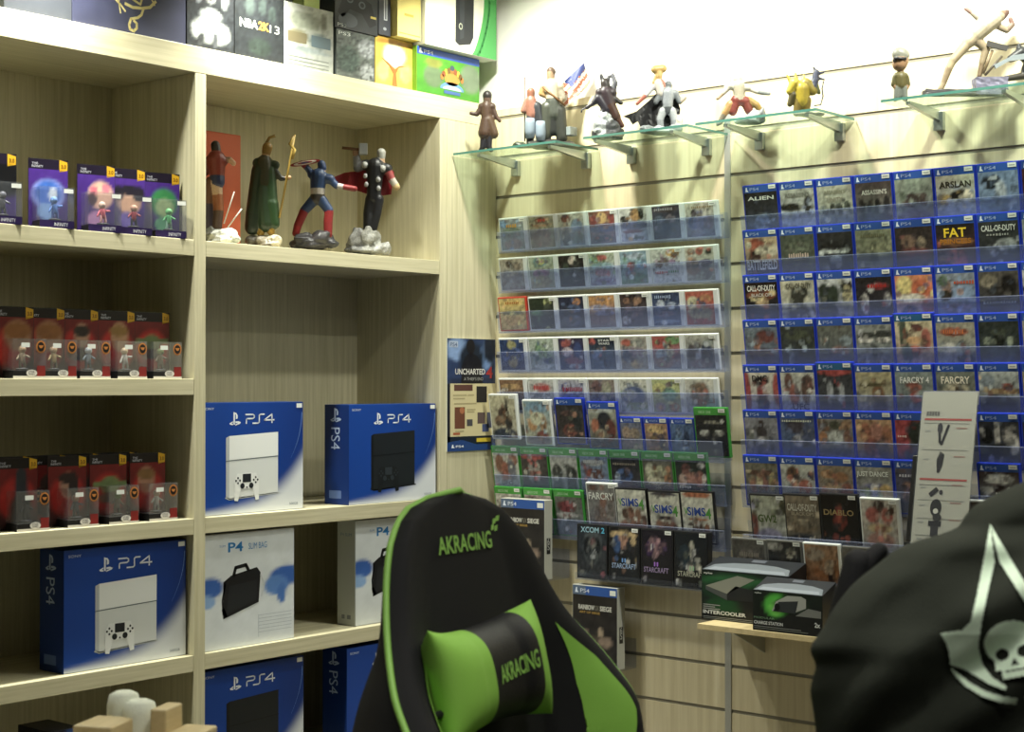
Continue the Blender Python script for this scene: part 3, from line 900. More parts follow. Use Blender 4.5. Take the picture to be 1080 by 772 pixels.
def siege_box(px0, py0, px1, label, xx):
    p = on_x(px0, py0, xx); q = on_x(px1, py0 + 2.5, xx)
    w, h, d = p.y - q.y, 0.285, 0.045
    o = MB(); o.box(0, w, 0, d, 0, h, bev=0.0015)
    b = o.build('collector_box', plain('collector_card', 'b2b2a8', .5))
    b.location = (xx, p.y, p.z - h); b.rotation_euler = (0, 0, -math.pi / 2)
    tag(b, label, 'game box', 'large boxed sets on the wall')
    pr = Print()
    pr.grid(art_fn('2a2622', '2c2a2a', '30,56,8,7,8c7c6c|62,52,6,9,a0907c|46,64,30,8,4c443c|74,64,16,8,7c6c60|50,84,44,14,34302e', 91), 0.002, w - 0.001, 0.002, h - 0.034, 18, 24, 1)
    pr.rect(0.002, w - 0.001, h - 0.034, h - 0.002, '3458a0', 1)
    pr.rect(0.002, w * .3, h - 0.034, h - 0.002, '5c6c84', 2)
    pr.poly([(0.012, h - .027), (0.028, h - .027), (0.022, h - .018), (0.022, h - .009), (0.017, h - .009)], 'dfe6f4', 3)
    pr.text('PS4', 0.036, h - 0.026, 0.04, 0.014, 'dfe6f4', 3)
    pr.rect(w * .84, w * .97, h - 0.028, h - 0.010, 'e4e6e0', 3)
    pr.text('RAINBOW', w * .14, h * .70, w * .36, h * .062, 'd6d4ca', 3, 0.03)
    pr.text('SIX', w * .51, h * .70, w * .09, h * .062, '8c8a7c', 3)
    pr.text('SIEGE', w * .62, h * .70, w * .26, h * .062, 'd6d4ca', 3, 0.03)
    pr.text('ART OF SIEGE', w * .16, h * .655, w * .46, h * .028, 'b4924c', 3, 0.02)
    pr.build('front_print', b)
    s = Print()
    s.rect(0.012, d - 0.012, h * .32, h * .52, '1c1c1c', 1)
    s.text('S', 0.016, h * .37, 0.012, 0.022, 'c4c4bc', 2)
    s.text('6', 0.016, h * .44, 0.012, 0.022, 'c4c4bc', 2)
    so = s.build('side_print', b, loc=(w, 0, 0)); so.rotation_euler = (0, 0, math.pi / 2)
    ledge(p.y + 0.006, q.y - 0.006, xx, p.z - h - 0.0005, XW - xx - 0.0004, 'clear acrylic ledge under ' + label.split(',')[0].replace('tall dark', 'the tall dark') + (' beside chair top' if px0 < 560 else ' by chair shoulder'), LG)
    return b


siege_box(528, 525, 574.3, 'tall dark boxed set with white side, upper one behind the chair top', XW - 0.138)
siege_box(603.8, 615.8, 651, 'tall dark boxed set with white side, lower one under the ledge', XW - 0.105)

# ---- rows below the blue cases, right half
R8 = 'mixed cases under the blue rows'
by_top('sim', 789.6, 520.3, 'b0b498;a4a4a0;6,60,12,30,7c4038|94,20,12,16,4c4a34|12,16,12,10,4c4c30|50,82,40,20,8c88a8|70,30,14,6,8c9474;GW2,46,44,56,15,4a5c30', 'pale green game case with dark stout letters, under seventh blue row', R8)
by_top('sim', 824.6, 520.3, '8a7a62;5c5648;50,52,26,8,b0a080|50,60,44,12,746248|50,88,50,16,30343c;CALL-OF-DUTY,51,22,86,14,c8c4b4;BLACK OPS,52,34,66,7,a49a86', 'brown game case with white stencil title, under seventh blue row', R8)
by_top('sim', 863.4, 519.8, '17110f;15151a;50,40,12,26,6c3820|50,46,20,18,7c2418|50,40,7,16,a83c20|50,88,50,14,24262c;DIABLO,48,32,84,11,9c8860', 'black game case with red flame, white top edge', R8, 0.006)
by_top('clr', 905.8, 524.5, 'c8c0b0;a8a49c;50,12,16,14,4c3a34|30,30,20,16,b4584c|72,30,18,16,b45c4c|84,20,10,9,4c3020|50,56,36,10,c0a878|50,80,40,16,a8786c', 'white-framed case with red shirted players, beside the price list', R8, 0.006)
by_top('clr', 1018, 527, '4c4440;3c3c40;50,40,40,20,6c5c54', 'white-topped game case peeking over the dark garment', R8)
tray(YP0 + 0.0, YP0 - SP * 8 - 0.02, ZP0 - PP * 7 - 0.004, 'clear acrylic tray holding the mixed cases under the blue rows', 'acrylic trays on the right half of the wall', x=XF, lip=0.06, fo=.008)
R9 = 'clear cases behind the black accessory boxes'
for k, (px, py, sp, d) in enumerate([(770.5, 566.5, '5c5852;4c4a48;50,40,40,20,7c746c;DRIVE,50,30,60,12,8c8478', 'grey clear game case with faint title, leftmost behind black boxes'),
                                     (807.5, 568.5, '2c2c2e;202a30;20,10,26,9,a8a498|70,20,16,8,b0a890|30,60,26,20,2c4048|60,40,30,16,34302c', 'dark clear game case with pale specks, behind black boxes'),
                                     (846, 571.5, 'a87c50;8c5a38;30,20,30,14,a49078|60,56,40,14,a06434|76,60,12,20,3a2c28|70,40,12,10,94846c', 'white-rimmed orange game case behind the black boxes'),
                                     (887, 575.5, '6c6862;4c4c4c;50,50,30,20,3c3c3c', 'clear game case with grey sleeve, beside the dark garment')]):
    by_top('clr' if k == 2 else 'tin', px, py, sp, d, R9, 0.004 if k == 2 else 0, sticker=k < 2)
tray(on_x(769, 600, XF).y + 0.004, on_x(769, 600, XF).y - 0.72, on_x(770.5, 566.5, ytop).z - 0.1745, 'clear acrylic tray behind the black accessory boxes', 'acrylic trays on the right half of the wall', x=XF, lip=0.05, fo=.006)

# ---- pale wooden shelf with two black accessory boxes
xs0 = XW - 0.275
pa = on_x(735.5, 657.5, xs0)
yb_ = pa.y - 0.62
zsh = pa.z
sh = thing('wall_shelf', 'pale wooden shelf carrying two black accessory boxes', 'shelf', (xs0, pa.y, zsh), (0, 0, -math.pi / 2))
m = MB(); m.box(0, 0.62, 0, 0.275, -0.018, 0, bev=0.001); m.build('shelf_board', M['birch'], sh)
for xx in (0.08, 0.54):
    m = MB()
    m.add([(xx, 0.274, -0.018), (xx, 0.274, -0.12), (xx, 0.05, -0.018), (xx + 0.006, 0.274, -0.018), (xx + 0.006, 0.274, -0.12), (xx + 0.006, 0.05, -0.018)],
          [(0, 1, 2), (5, 4, 3), (0, 3, 4, 1), (1, 4, 5, 2), (2, 5, 3, 0)])
    m.build('bracket', M['chrome'], sh)


def acc_box(px0, px1, pyt, pyb, xx, d, zb, label, kind):
    p = on_x(px0, pyt, xx); q = on_x(px1, pyt, xx)
    w, h = p.y - q.y, p.z - zb
    rise = .034
    o = MB(); o.add([(0, 0, 0), (w, 0, 0), (w, d, 0), (0, d, 0), (0, 0, h), (w, 0, h), (w, d, h + rise), (0, d, h + rise)], [(3, 2, 1, 0), (4, 5, 6, 7), (0, 1, 5, 4), (1, 2, 6, 5), (2, 3, 7, 6), (3, 0, 4, 7)])
    b = o.build('accessory_box', M['blackcase'])
    b.location = (xx, p.y, zb + 0.0005); b.rotation_euler = (0, 0, -math.pi / 2)
    tag(b, label, 'box', 'black accessory boxes on the wooden shelf')
    pr = Print()
    pr.text('nyko', w * .03, h * .91, w * .1, h * .05, 'c8ccc8', 3, .03)
    if kind == 0:
        pr.grid(art_fn('1a2420', '141616', '40,20,44,14,2c5c38|20,40,20,20,1e3a28|30,70,26,16,1e4428|80,60,40,40,1a1c1c', 5, .1), 0.001, w - .001, 0.001, h - .001, 20, 14, 1)
        pr.poly([(w * .05, h * .68), (w * .42, h * .93), (w * .62, h * .88), (w * .3, h * .55)], '8c8e84', 2)
        pr.poly([(w * .05, h * .68), (w * .3, h * .55), (w * .3, h * .42), (w * .05, h * .6)], '4c5050', 2)
        pr.poly([(w * .3, h * .55), (w * .40, h * .72), (w * .75, h * .62), (w * .75, h * .45), (w * .3, h * .42)], '26282a', 2)
        for i, ww in enumerate((.2, .14, .2)):
            pr.rect(w * .02, w * (.02 + ww), h * (.29 - .04 * i), h * (.31 - .04 * i), '8c8e8c', 3)
        pr.text('INTERCOOLER', w * .02, h * .115, w * .5, h * .075, 'd0d2d0', 3, .03)
        pr.rect(w * .02, w * .7, h * .055, h * .065, '8c8e8c', 3)
        pr.rect(w * .02, w * .9, h * .02, h * .035, '6c706c', 3)
        pr.rect(w * .9, w * .985, h * .84, h * .94, 'e0e2de', 3)
    else:
        pr.grid(art_fn('18221c', '161818', '34,34,18,30,58b848|34,40,10,20,7cd060|56,30,26,20,2a3a2c|70,80,40,30,1c1e1e', 6, .1), 0.001, w - .001, 0.001, h - .001, 20, 14, 1)
        pr.poly([(w * .28, h * .52), (w * .34, h * .76), (w * .5, h * .93), (w * .7, h * .94), (w * .77, h * .88), (w * .77, h * .66), (w * .6, h * .52)], 'a8aaa4', 2)
        pr.poly([(w * .3, h * .52), (w * .38, h * .76), (w * .66, h * .82), (w * .62, h * .5)], '34383a', 3)
        pr.ell(w * .36, h * .63, w * .04, h * .09, '141616', 4)
        pr.poly([(w * .62, h * .45), (w * .98, h * .45), (w * .98, h * .62), (w * .8, h * .66)], '7c7e7a', 2)
        pr.text('MODULAR', w * .02, h * .30, w * .3, h * .05, '7c9c7c', 3)
        pr.text('CHARGE STATION', w * .02, h * .16, w * .42, h * .085, 'd0d2d0', 3, .03)
        pr.rect(w * .02, w * .7, h * .10, h * .115, '8c8e8c', 3)
        pr.rect(w * .02, w * .8, h * .05, h * .07, '6c706c', 3)
        pr.text('2x', w * .89, h * .22, w * .08, h * .12, 'dcdedc', 3, .03)
    pr.build('front_print', b)
    t = Print()
    L = math.hypot(d, rise)
    t.rect(0.001, w - .001, 0.001, L - .001, '2a2c30', 1)
    t.poly([(w * .01, L * .02), (w * .99, L * .02), (w * .93, L * .42), (w * .75, L * .58), (w * .5, L * .64), (w * .25, L * .58), (w * .07, L * .42)], '70767c', 2)
    t.poly([(w * .05, L * .05), (w * .95, L * .05), (w * .9, L * .25), (w * .1, L * .25)], '868c94', 3)
    t.rect(w * .42, w * .58, L * .74, L * .92, '5c6068', 2)
    to = t.build('top_print', b, loc=(0, 0, h)); to.rotation_euler = (-math.pi / 2 + math.atan2(rise, d), 0, 0)
    return b


acc_box(740, 832, 600.5, 656, xs0 + 0.10, 0.11, zsh, 'black accessory box with silver slab picture, left rear on wooden shelf', 0)
acc_box(794, 867.5, 622, 662, xs0 + 0.004, 0.085, zsh, 'black accessory box with green glow and controllers picture, front on shelf', 1)

# ---- slanted price list on the wall
xs_ = XW - 0.16
p = on_x(973, 413.5, xs_ + 0.03); q = on_x(1030.5, 413.5, xs_ + 0.03)
w, h = p.y - q.y, 0.50
pl = thing('price_list', 'tall white price list with red lines, slanting in a clear holder', 'sign', (xs_ - 0.06, p.y, p.z - h * math.cos(R(11))), (R(-11), 0, -math.pi / 2))
m = MB(); m.box(0, w, 0, 0.003, 0, h); m.build('sheet', plain('list_sheet', 'b9b9a6', .7), pl)
m = MB(); m.box(-0.002, w + 0.002, -0.003, -0.001, -0.004, h + 0.005); m.box(-0.002, w + 0.002, 0.0045, 0.0065, -0.004, h + 0.005); m.build('clear_holder', M['blister'], pl)
m = MB(); m.box(0.0, w, 0.0068, 0.0130, h * .93, h + 0.004); m.build('top_clip', M['alu'], pl)
m = MB(); m.box(-0.022, 0.06, 0.008, 0.02, 0.05, h * .62, bev=.004); m.box(0.01, 0.03, 0.02, 0.20, h * .30, h * .36); m.build('wall_bracket', M['black_pl'], pl)
pr = Print()
for q_ in range(5):
    pr.rect(w * (.1 + .05 * q_), w * (.14 + .05 * q_), h * .857, h * .883, '5c5c56', 1)
for v in (.835, .475):
    pr.rect(w * .07, w * .93, h * v - .003, h * v + .003, 'b4483c', 1)
for v in (.81, .65, .44, .35, .24, .14, .03):
    pr.rect(w * .07, w * .9, h * v, h * v + .0015, '7c7e74', 1)
for i, v in enumerate((.73, .56, .39, .285, .185, .085)):
    pr.rect(w * .1, w * .2, h * (v + .03), h * (v + .038), '9c9e94', 1)
    pr.rect(w * .66, w * .86, h * (v + .05), h * (v + .058), 'a48474', 1)
for cx, cz, k in ((.42, .74, 0), (.42, .575, 1), (.40, .40, 2), (.41, .295, 3), (.41, .185, 4), (.42, .095, 1)):
    X, Z = w * cx, h * cz
    if k == 0:
        pr.line([(X - .012, Z + .03), (X - .006, Z - .02), (X, Z - .026), (X + .018, Z + .03)], .008, '26262a', 2)
        pr.ell(X - .008, Z + .02, .008, .016, '34343a', 3)
    elif k == 1:
        pr.poly([(X - .008, Z - .03), (X - .012, Z + .01), (X - .002, Z + .034), (X + .012, Z + .026), (X + .008, Z - .006), (X, Z - .03)], '2c2c30', 2)
    elif k == 2:
        pr.line([(X - .018, Z - .008), (X, Z + .008)], .014, '26262a', 2); pr.ell(X + .014, Z, .006, .007, '34343a', 2)
    elif k == 3:
        pr.ell(X, Z + .006, .018, .026, '1f1f22', 2); pr.ell(X, Z - .004, .008, .008, 'c4c4b8', 3); pr.ell(X + .006, Z - .022, .014, .012, '2a2a2c', 3)
    else:
        pr.rect(X - .02, X + .02, Z + .006, Z + .022, '222226', 2); pr.rect(X - .012, X + .012, Z - .024, Z + .006, '2e2e32', 2)
pr.build('list_print', pl, loc=(0, -0.0002, 0))

# ---- poster on the filler panel beside the bookcase
yp = YF - 0.0035
a = on_y(471.5, 356.5, yp); b = on_y(523, 356.5, yp); c = on_y(471.5, 476.5, yp)
w, h = b.x - a.x - 0.004, a.z - c.z
m = MB(); m.box(0, w, 0, 0.003, 0, h)
po = m.build('poster', M['paper']); po.location = (a.x, yp, c.z)
tag(po, 'dark blue and cream game poster on the panel beside the shelves', 'poster')
pr = Print()
hs = h * .40
pr.grid(art_fn('2c3c5c', '28385c', '20,24,22,26,7c94bc|80,40,14,30,6c88b4|50,50,26,44,1c2430|88,24,14,30,1c2434|60,96,60,10,202c48', 15, .15), 0, w, h - hs, h, 20, 20, 1)
pr.ell(w * .48, h - hs * .18, w * .085, hs * .17, '1c1a1c', 2)
pr.poly([(w * .28, h - hs), (w * .30, h - hs * .6), (w * .36, h - hs * .40), (w * .46, h - hs * .32), (w * .5, h - hs * .32), (w * .62, h - hs * .38), (w * .70, h - hs * .52), (w * .73, h - hs)], '18181c', 2)
pr.text('UNCHARTED', w * .16, h - hs * .80, w * .62, hs * .13, 'd4d2cc', 3, .02)
pr.text('4', w * .80, h - hs * .88, w * .14, hs * .26, 'a83030', 3, .02)
pr.text("A THIEF'S END", w * .34, h - hs * .93, w * .4, hs * .07, 'a8a8a4', 3)
pr.rect(w * .04, w * .22, h - hs * .2, h - hs * .06, 'a8b4c8', 2)
pr.text('PS4', w * .06, h - hs * .18, w * .14, hs * .09, '3c4c74', 3)
pr.rect(0, w, h * .11, h - hs, 'cfc39a', 1)
pr.rect(0, w * .06, 0, h - hs, '22242c', 2)
for x0, x1, z0, z1, cc in ((.14, .52, .535, .59, '5c3c34'), (.60, .82, .43, .575, '2c2a2a'), (.15, .36, .20, .39, '6c4434'), (.40, .52, .22, .28, '4c4c50'), (.62, .78, .24, .34, '5c4c4c'), (.72, .86, .165, .235, '44507c'), (.12, .26, .145, .165, 'a85c3c'), (.82, .94, .20, .34, '4c5064')):
    pr.rect(w * x0, w * x1, h * z0, h * z1, cc, 2)
pr.ell(w * .3, h * .36, w * .05, h * .03, 'a86c4c', 3)
for x0, x1, z in ((.12, .4, .49), (.12, .36, .46), (.42, .55, .49), (.14, .6, .415), (.40, .58, .36), (.40, .56, .34), (.16, .34, .17)):
    pr.rect(w * x0, w * x1, h * z, h * z + .005, 'a89c78', 2)
pr.poly([(0, 0), (w, 0), (w, h * .06), (w * .6, h * .055), (w * .3, h * .10), (0, h * .08)], '28447c', 3)
pr.poly([(0, h * .08), (w * .3, h * .10), (w * .6, h * .055), (w, h * .06), (w, h * .13), (0, h * .13)], '1c2430', 2)
pr.rect(w * .60, w * .9, h * .075, h * .11, 'd0b840', 4)
pr.poly([(w * .08, h * .03), (w * .15, h * .03), (w * .12, h * .045), (w * .12, h * .06), (w * .10, h * .06)], 'e4e8f0', 5)
pr.text('PS4', w * .17, h * .032, w * .16, h * .02, 'e4e8f0', 5, .02)
pr.build('poster_print', po)


# ------------------------------------------------------------------ boxed goods on the shelves
def logo_shapes(pr, x, z, s, col, lay):
    """the console maker's upright-and-swoosh sign, s = height"""
    pr.poly([(x + s * .38, z + s * .12), (x + s * .52, z + s * .06), (x + s * .52, z + s * .86), (x + s * .60, z + s * .80), (x + s * .60, z + s * .48), (x + s * .76, z + s * .52),
             (x + s * .78, z + s * .74), (x + s * .66, z + s * .92), (x + s * .38, z + s * 1.0)], col, lay)
    pr.poly([(x, z + s * .18), (x + s * .34, z + s * .34), (x + s * .34, z + s * .25), (x + s * .18, z + s * .18), (x + s * .34, z + s * .16), (x + s * .34, z + s * .06), (x + s * .1, z + s * .08)], col, lay)
    pr.poly([(x + s * .56, z + s * .32), (x + s * .85, z + s * .34), (x + s * 1.08, z + s * .24), (x + s * .98, z + s * .14), (x + s * .56, z + s * .02), (x + s * .56, z + s * .11), (x + s * .82, z + s * .2), (x + s * .56, z + s * .2)], col, lay)


def ps4_word(pr, x, z, s, col, lay, w=0.1):
    k = 1.7 * s
    wd = s * w * 1.6
    pr.line([(x, z + s), (x + k * .62, z + s), (x + k * .74, z + s * .88), (x + k * .74, z + s * .66), (x + k * .62, z + s * .54), (x + k * .14, z + s * .54), (x + k * .06, z + s * .44), (x + k * .06, z)], wd, col, lay)
    pr.line([(x + k * 1.62, z + s), (x + k * 1.28, z + s), (x + k * 1.18, z + s * .88), (x + k * 1.18, z + s * .12), (x + k * 1.08, z), (x + k * .62, z)], wd, col, lay)
    pr.line([(x + k * 2.3, z), (x + k * 2.3, z + s), (x + k * 1.62, z + s * .34), (x + k * 2.5, z + s * .34)], wd, col, lay)


def controller(pr, cx, cz, s, body, dark, lay):
    pr.poly([(cx - s * .5, cz - s * .5), (cx - s * .36, cz - s * .52), (cx - s * .24, cz - s * .14), (cx + s * .24, cz - s * .14), (cx + s * .36, cz - s * .52), (cx + s * .5, cz - s * .5),
             (cx + s * .5, cz + s * .1), (cx + s * .38, cz + s * .34), (cx - s * .38, cz + s * .34), (cx - s * .5, cz + s * .1)], body, lay)
    pr.rect(cx - s * .17, cx + s * .17, cz + s * .06, cz + s * .32, dark, lay + 1)
    for sx in (-1, 1):
        pr.ell(cx + sx * s * .18, cz - s * .05, s * .09, s * .09, dark, lay + 1, 12)
    for dx, dz in ((0, .08), (0, -.08), (.08, 0), (-.08, 0)):
        pr.ell(cx - s * .36 + s * dx, cz + s * (.12 + dz), s * .035, s * .035, dark, lay + 1, 8)
        pr.ell(cx + s * .36 + s * dx, cz + s * (.12 + dz), s * .035, s * .035, dark, lay + 1, 8)
    pr.ell(cx, cz - s * .1, s * .03, s * .03, dark, lay + 1, 8)


def console_box(x0, yfront, zs, w, h, d, white, label, sticker=True, rz=0.0, side=True):
    lo, hi = (XD1, XE) if x0 + w / 2 > XD1 else (XL, XD0)
    w = min(w, hi - lo - .006)
    x0 = min(max(x0, lo + .003), hi - w - .003)
    o = MB(); o.box(0, w, 0, d, 0, h, bev=0.002)
    b = o.build('console_box', plain('console_box_card', '16387c', 0.4))
    b.location = (x0, yfront, zs + 0.0005)
    b.rotation_euler = (0, 0, rz)
    tag(b, label, 'box', 'game console boxes')
    pr = Print()
    nav, blu, wht = hexc('0a2566'), hexc('154196'), hexc('d6dae0')

    def bg(u, v):
        a = 0.5 + 0.5 * math.sin(2.2 * u + 1.2)
        c = [nav[i] * (1 - a) + blu[i] * a for i in range(3)]
        # floor sweep: bright below a curve that rises to the right
        edge = 0.97 - 0.10 * u - 0.40 * u ** 4
        t = (v - edge) / (0.07 + 0.20 * u) + 0.35
        t = min(1, max(0, t)); t = t * t * (3 - 2 * t)
        return tuple(c[i] * (1 - t) + wht[i] * t for i in range(3))
    pr.grid(bg, 0.001, w - .001, 0.001, h - .001, 40, 40, 1)
    pr.text('SONY', w * .035, h * .935, w * .10, h * .022, 'd0d8ea', 2)
    logo_shapes(pr, w * .275, h * .79, h * .125, 'e4e8f0', 2)
    ps4_word(pr, w * .43, h * .81, h * .08, 'e4e8f0', 2)
    pts = [(w * (.985 - .11 * ((i / 10) ** 2) - .0), h * (.90 - .42 * i / 10)) for i in range(11)]
    for i in range(10):
        pr.line(pts[i:i + 2], w * .006 * (1 - i / 12), '6e8ecb', 2)
    body, side_c, ln, lite = ('d9dcdc', 'b9bec2', '5c6870', 'eceeee') if white else ('1c2024', '111417', '0a0c0e', '262c30')
    pr.poly([(w * .245, h * .155), (w * .275, h * .13), (w * .275, h * .70), (w * .245, h * .685)], side_c, 2)
    pr.poly([(w * .275, h * .13), (w * .745, h * .165), (w * .745, h * .725), (w * .275, h * .70)], body, 2)
    pr.poly([(w * .235, h * .145), (w * .275, h * .125), (w * .76, h * .16), (w * .76, h * .172), (w * .275, h * .14), (w * .245, h * .16)], side_c, 2)
    pr.line([(w * .245, h * .475), (w * .275, h * .478), (w * .745, h * .502)], h * .007, ln, 3)
    if white:
        pr.poly([(w * .275, h * .485), (w * .745, h * .508), (w * .745, h * .725), (w * .275, h * .70)], lite, 3)
    controller(pr, w * .44, h * .262, w * .235, 'e6e8e8' if white else '15181b', '22262c' if white else '2e343a', 4)
    pr.text('500GB', w * .86, h * .045, w * .085, h * .022, '6c7888', 2)
    if sticker:
        pr.rect(w * .93, w * .985, h * .945, h * .985, 'e4e6e2', 4)
    pr.build('front_print', b)
    if side:
        s = Print()
        s.rect(0.001, d - .001, 0.001, h - .001, '123070', 1)
        logo_shapes(s, d * .25, h * .82, d * .42, 'b4c4e4', 2)
        s.text('PS4', d * .28, h * .77, h * .22, d * .36, 'b4c4e4', 2, rot=-90)
        s.rect(d * .2, d * .7, h * .06, h * .14, '5c74ac', 2)
        so = s.build('side_print', b)
        so.rotation_euler = (0, 0, -math.pi / 2)
        so.location = (0, d, 0)
    return b


def xat(px, y, py=450):
    return on_y(px, py, y).x


yb = YF + 0.035
CW = 0.438
xr = xat(318.5, yb)
console_box(xr - CW, yb, ZS[2], CW, 0.357, 0.12, True, 'blue console box with white console picture, on right bay middle shelf')
xr = xat(459.5, YF + .012)
console_box(xr - CW, YF + .012, ZS[2], CW, 0.345, 0.12, False, 'blue console box with black console picture, beside chair on middle shelf')
xr = xat(196.5, YF + .03)
console_box(xr - CW - 0.005, YF + .03, ZS[3], CW + .005, 0.358, 0.12, True, 'blue console box with white console, lower left bay', rz=0)
xr = xat(320.5, yb)
console_box(xr - CW, yb, ZS[4], CW, 0.358, 0.12, False, 'blue console box with black console picture, bottom shelf of right bay')
console_box(xat(366, YF + .012), YF + .012, ZS[4], CW, 0.358, 0.12, True, 'blue console box mostly hidden behind chair, bottom shelf')


def bag_box(x0, y0, zs, w, h, d, label):
    x0 = min(max(x0, XD1 + .003), XE - w - .003)
    o = MB(); o.box(0, w, 0, d, 0, h, bev=0.002)
    b = o.build('bag_box', plain('white_box_card', 'd8dde0', 0.5))
    b.location = (x0, y0, zs + .0005)
    tag(b, label, 'box', 'white bag boxes on the lower shelf')
    pr = Print()
    pr.grid(art_fn('dde2e6', 'd4d9dd', '92,42,20,9,3c64b0|80,50,14,9,5c84c4|86,58,5,9,4c74b8|8,46,14,9,3c64b0|4,58,10,6,8cacd8', 61, .03), 0.001, w - .001, 0.001, h - .001, 34, 40, 1)
    pr.text('SLIM', w * .18, h * .885, w * .06, h * .018, '6c94c4', 2)
    pr.text('P4', w * .27, h * .835, w * .16, h * .085, '2c78b8', 2, .02)
    pr.text('SLIM BAG', w * .49, h * .845, w * .20, h * .055, '3c84c0', 2)
    pr.poly([(w * .22, h * .26), (w * .60, h * .37), (w * .62, h * .63), (w * .58, h * .68), (w * .30, h * .63), (w * .22, h * .58)], '1b1c1f', 3)
    pr.poly([(w * .25, h * .30), (w * .57, h * .39), (w * .58, h * .57), (w * .28, h * .54)], '24262a', 4)
    pr.line([(w * .33, h * .63), (w * .35, h * .695), (w * .46, h * .71), (w * .49, h * .66)], w * .03, '1b1c1f', 3)
    pr.line([(w * .24, h * .56), (w * .21, h * .42), (w * .22, h * .30)], w * .016, '26282c', 3)
    pr.line([(w * .62, h * .61), (w * .66, h * .52), (w * .63, h * .42)], w * .014, 'c8ccd0', 4)
    pr.line([(w * .22, h * .34), (w * .25, h * .28)], w * .03, '1b1c1f', 3)
    for i in range(6):
        pr.rect(w * .6, w * .97, h * (.10 + .03 * i), h * (.10 + .03 * i) + .0012, '9ca4b0', 2)
    pr.rect(w * .598, w * .602, h * .06, h * .26, '9ca4b0', 2)
    pr.build('front_print', b)
    s = Print()
    s.rect(.001, d - .001, .001, h - .001, 'c2c6c4', 1)
    s.text('P4 SLIM', d * .2, h * .85, d * .6, h * .03, '6c8cb0', 2)
    s.rect(d * .25, d * .42, h * .06, h * .10, '7c8088', 2); s.rect(d * .55, d * .75, h * .06, h * .10, '7c8088', 2)
    so = s.build('side_print', b); so.rotation_euler = (0, 0, -math.pi / 2); so.location = (0, d, 0)
    return b


bw = 0.385
yy = YF + .02
xr = xat(308, yy)
bag_box(xr - bw, yy, ZS[3], bw, 0.365, 0.09, 'white bag box with black bag picture, beside divider on lower shelf')
bag_box(xat(376.5, yy + .02), yy + .02, ZS[3], bw, 0.365, 0.09, 'white bag box half hidden behind the green-edged chair')


# ------------------------------------------------------------------ blister packs in the left bay
CARD = {'p': ('4a2c86', '2c1c52', 'purple'), 'r': ('701c1c', '241214', 'red')}
_pk = {}


def pack_meshes(k):
    if k in _pk:
        return _pk[k]
    w, h = (0.118, 0.205) if k == 'p' else (0.128, 0.205)
    bx0, bx1 = (0.012, w - .004) if k == 'p' else (0.03, w + .004)
    bh = 0.118 if k == 'p' else 0.112
    d = 0.062
    g = {}
    m = MB(); m.box(0, w, -0.001, 0.0012, 0, h); g['card'] = m.mesh('card', plain('dark_card_' + k, '1c1424' if k == 'p' else '1a1212', 0.45))
    m = MB()
    m.box(bx0, bx1, -d, -d + .0008, 0.022, bh); m.box(bx0, bx0 + .0008, -d, -0.002, 0.022, bh); m.box(bx1 - .0008, bx1, -d, -0.002, 0.022, bh); m.box(bx0, bx1, -d, -0.002, bh, bh + .0008)
    g['blister'] = m.mesh('blister', M['blister'])
    m = MB(); m.box(bx0, bx1, -d, -0.002, 0.0, 0.022, bev=.001); g['tray'] = m.mesh('tray', M['blackcase'])
    m = Print()
    bw_ = bx1 - bx0
    if k == 'p':
        m.rect(0, bw_, 0, .022, '241844', 1)
        m.text('INFINITY', bw_ * .42, .006, bw_ * .4, .010, 'd4d4e0', 2)
    else:
        m.rect(0, bw_, 0, .007, 'b8b4b0', 1)
        m.rect(bw_ * .72, bw_ * .98, .006, .036, '7c2422', 1)
        m.ell(bw_ * .56, .015, .017, .010, 'd0ccc8', 2)
        m.text('STAR', bw_ * .46, .0155, .019, .006, '2c2c30', 3)
        m.text('WARS', bw_ * .46, .0085, .019, .006, '2c2c30', 3)
    g['front'] = m.m.mesh('front_print', M['print'])
    m = Print()
    if k == 'p':
        m.rect(bw_ * .7, bw_ * .97, bh - .016, bh - .004, 'e4e6e2', 2)
    else:
        m.rect(bw_ * .24, bw_ * .5, bh - .024, bh - .011, 'e4e6e2', 2)
    g['price'] = m.m.mesh('price_sticker', M['print'])
    g['badge'] = None
    if k == 'r':
        m = Print()
        m.ell(bw_ * .84, bh - .022, .015, .018, 'c07a3c', 1)
        m.ell(bw_ * .84, bh - .022, .011, .0135, '1e1818', 2)
        m.poly([(bw_ * .84 - .008, bh - .018), (bw_ * .84 + .008, bh - .018), (bw_ * .84 + .003, bh - .026), (bw_ * .84 - .003, bh - .026)], 'c07a3c', 3)
        g['badge'] = m.m.mesh('ring_badge', M['print'])
    m = Print()
    m.poly([(w - .026, h - .036), (w - .002, h - .030), (w - .002, h - .006), (w - .026, h)], 'd8a828', 3)
    m.text('3.0', w - .021, h - .025, .015, .012, '7c4c10', 4, .03)
    g['tag'] = m.m.mesh('yellow_tag', M['print'])
    g['dims'] = (w, h, bx0, bx1, bh, d)
    _pk[k] = g
    return g


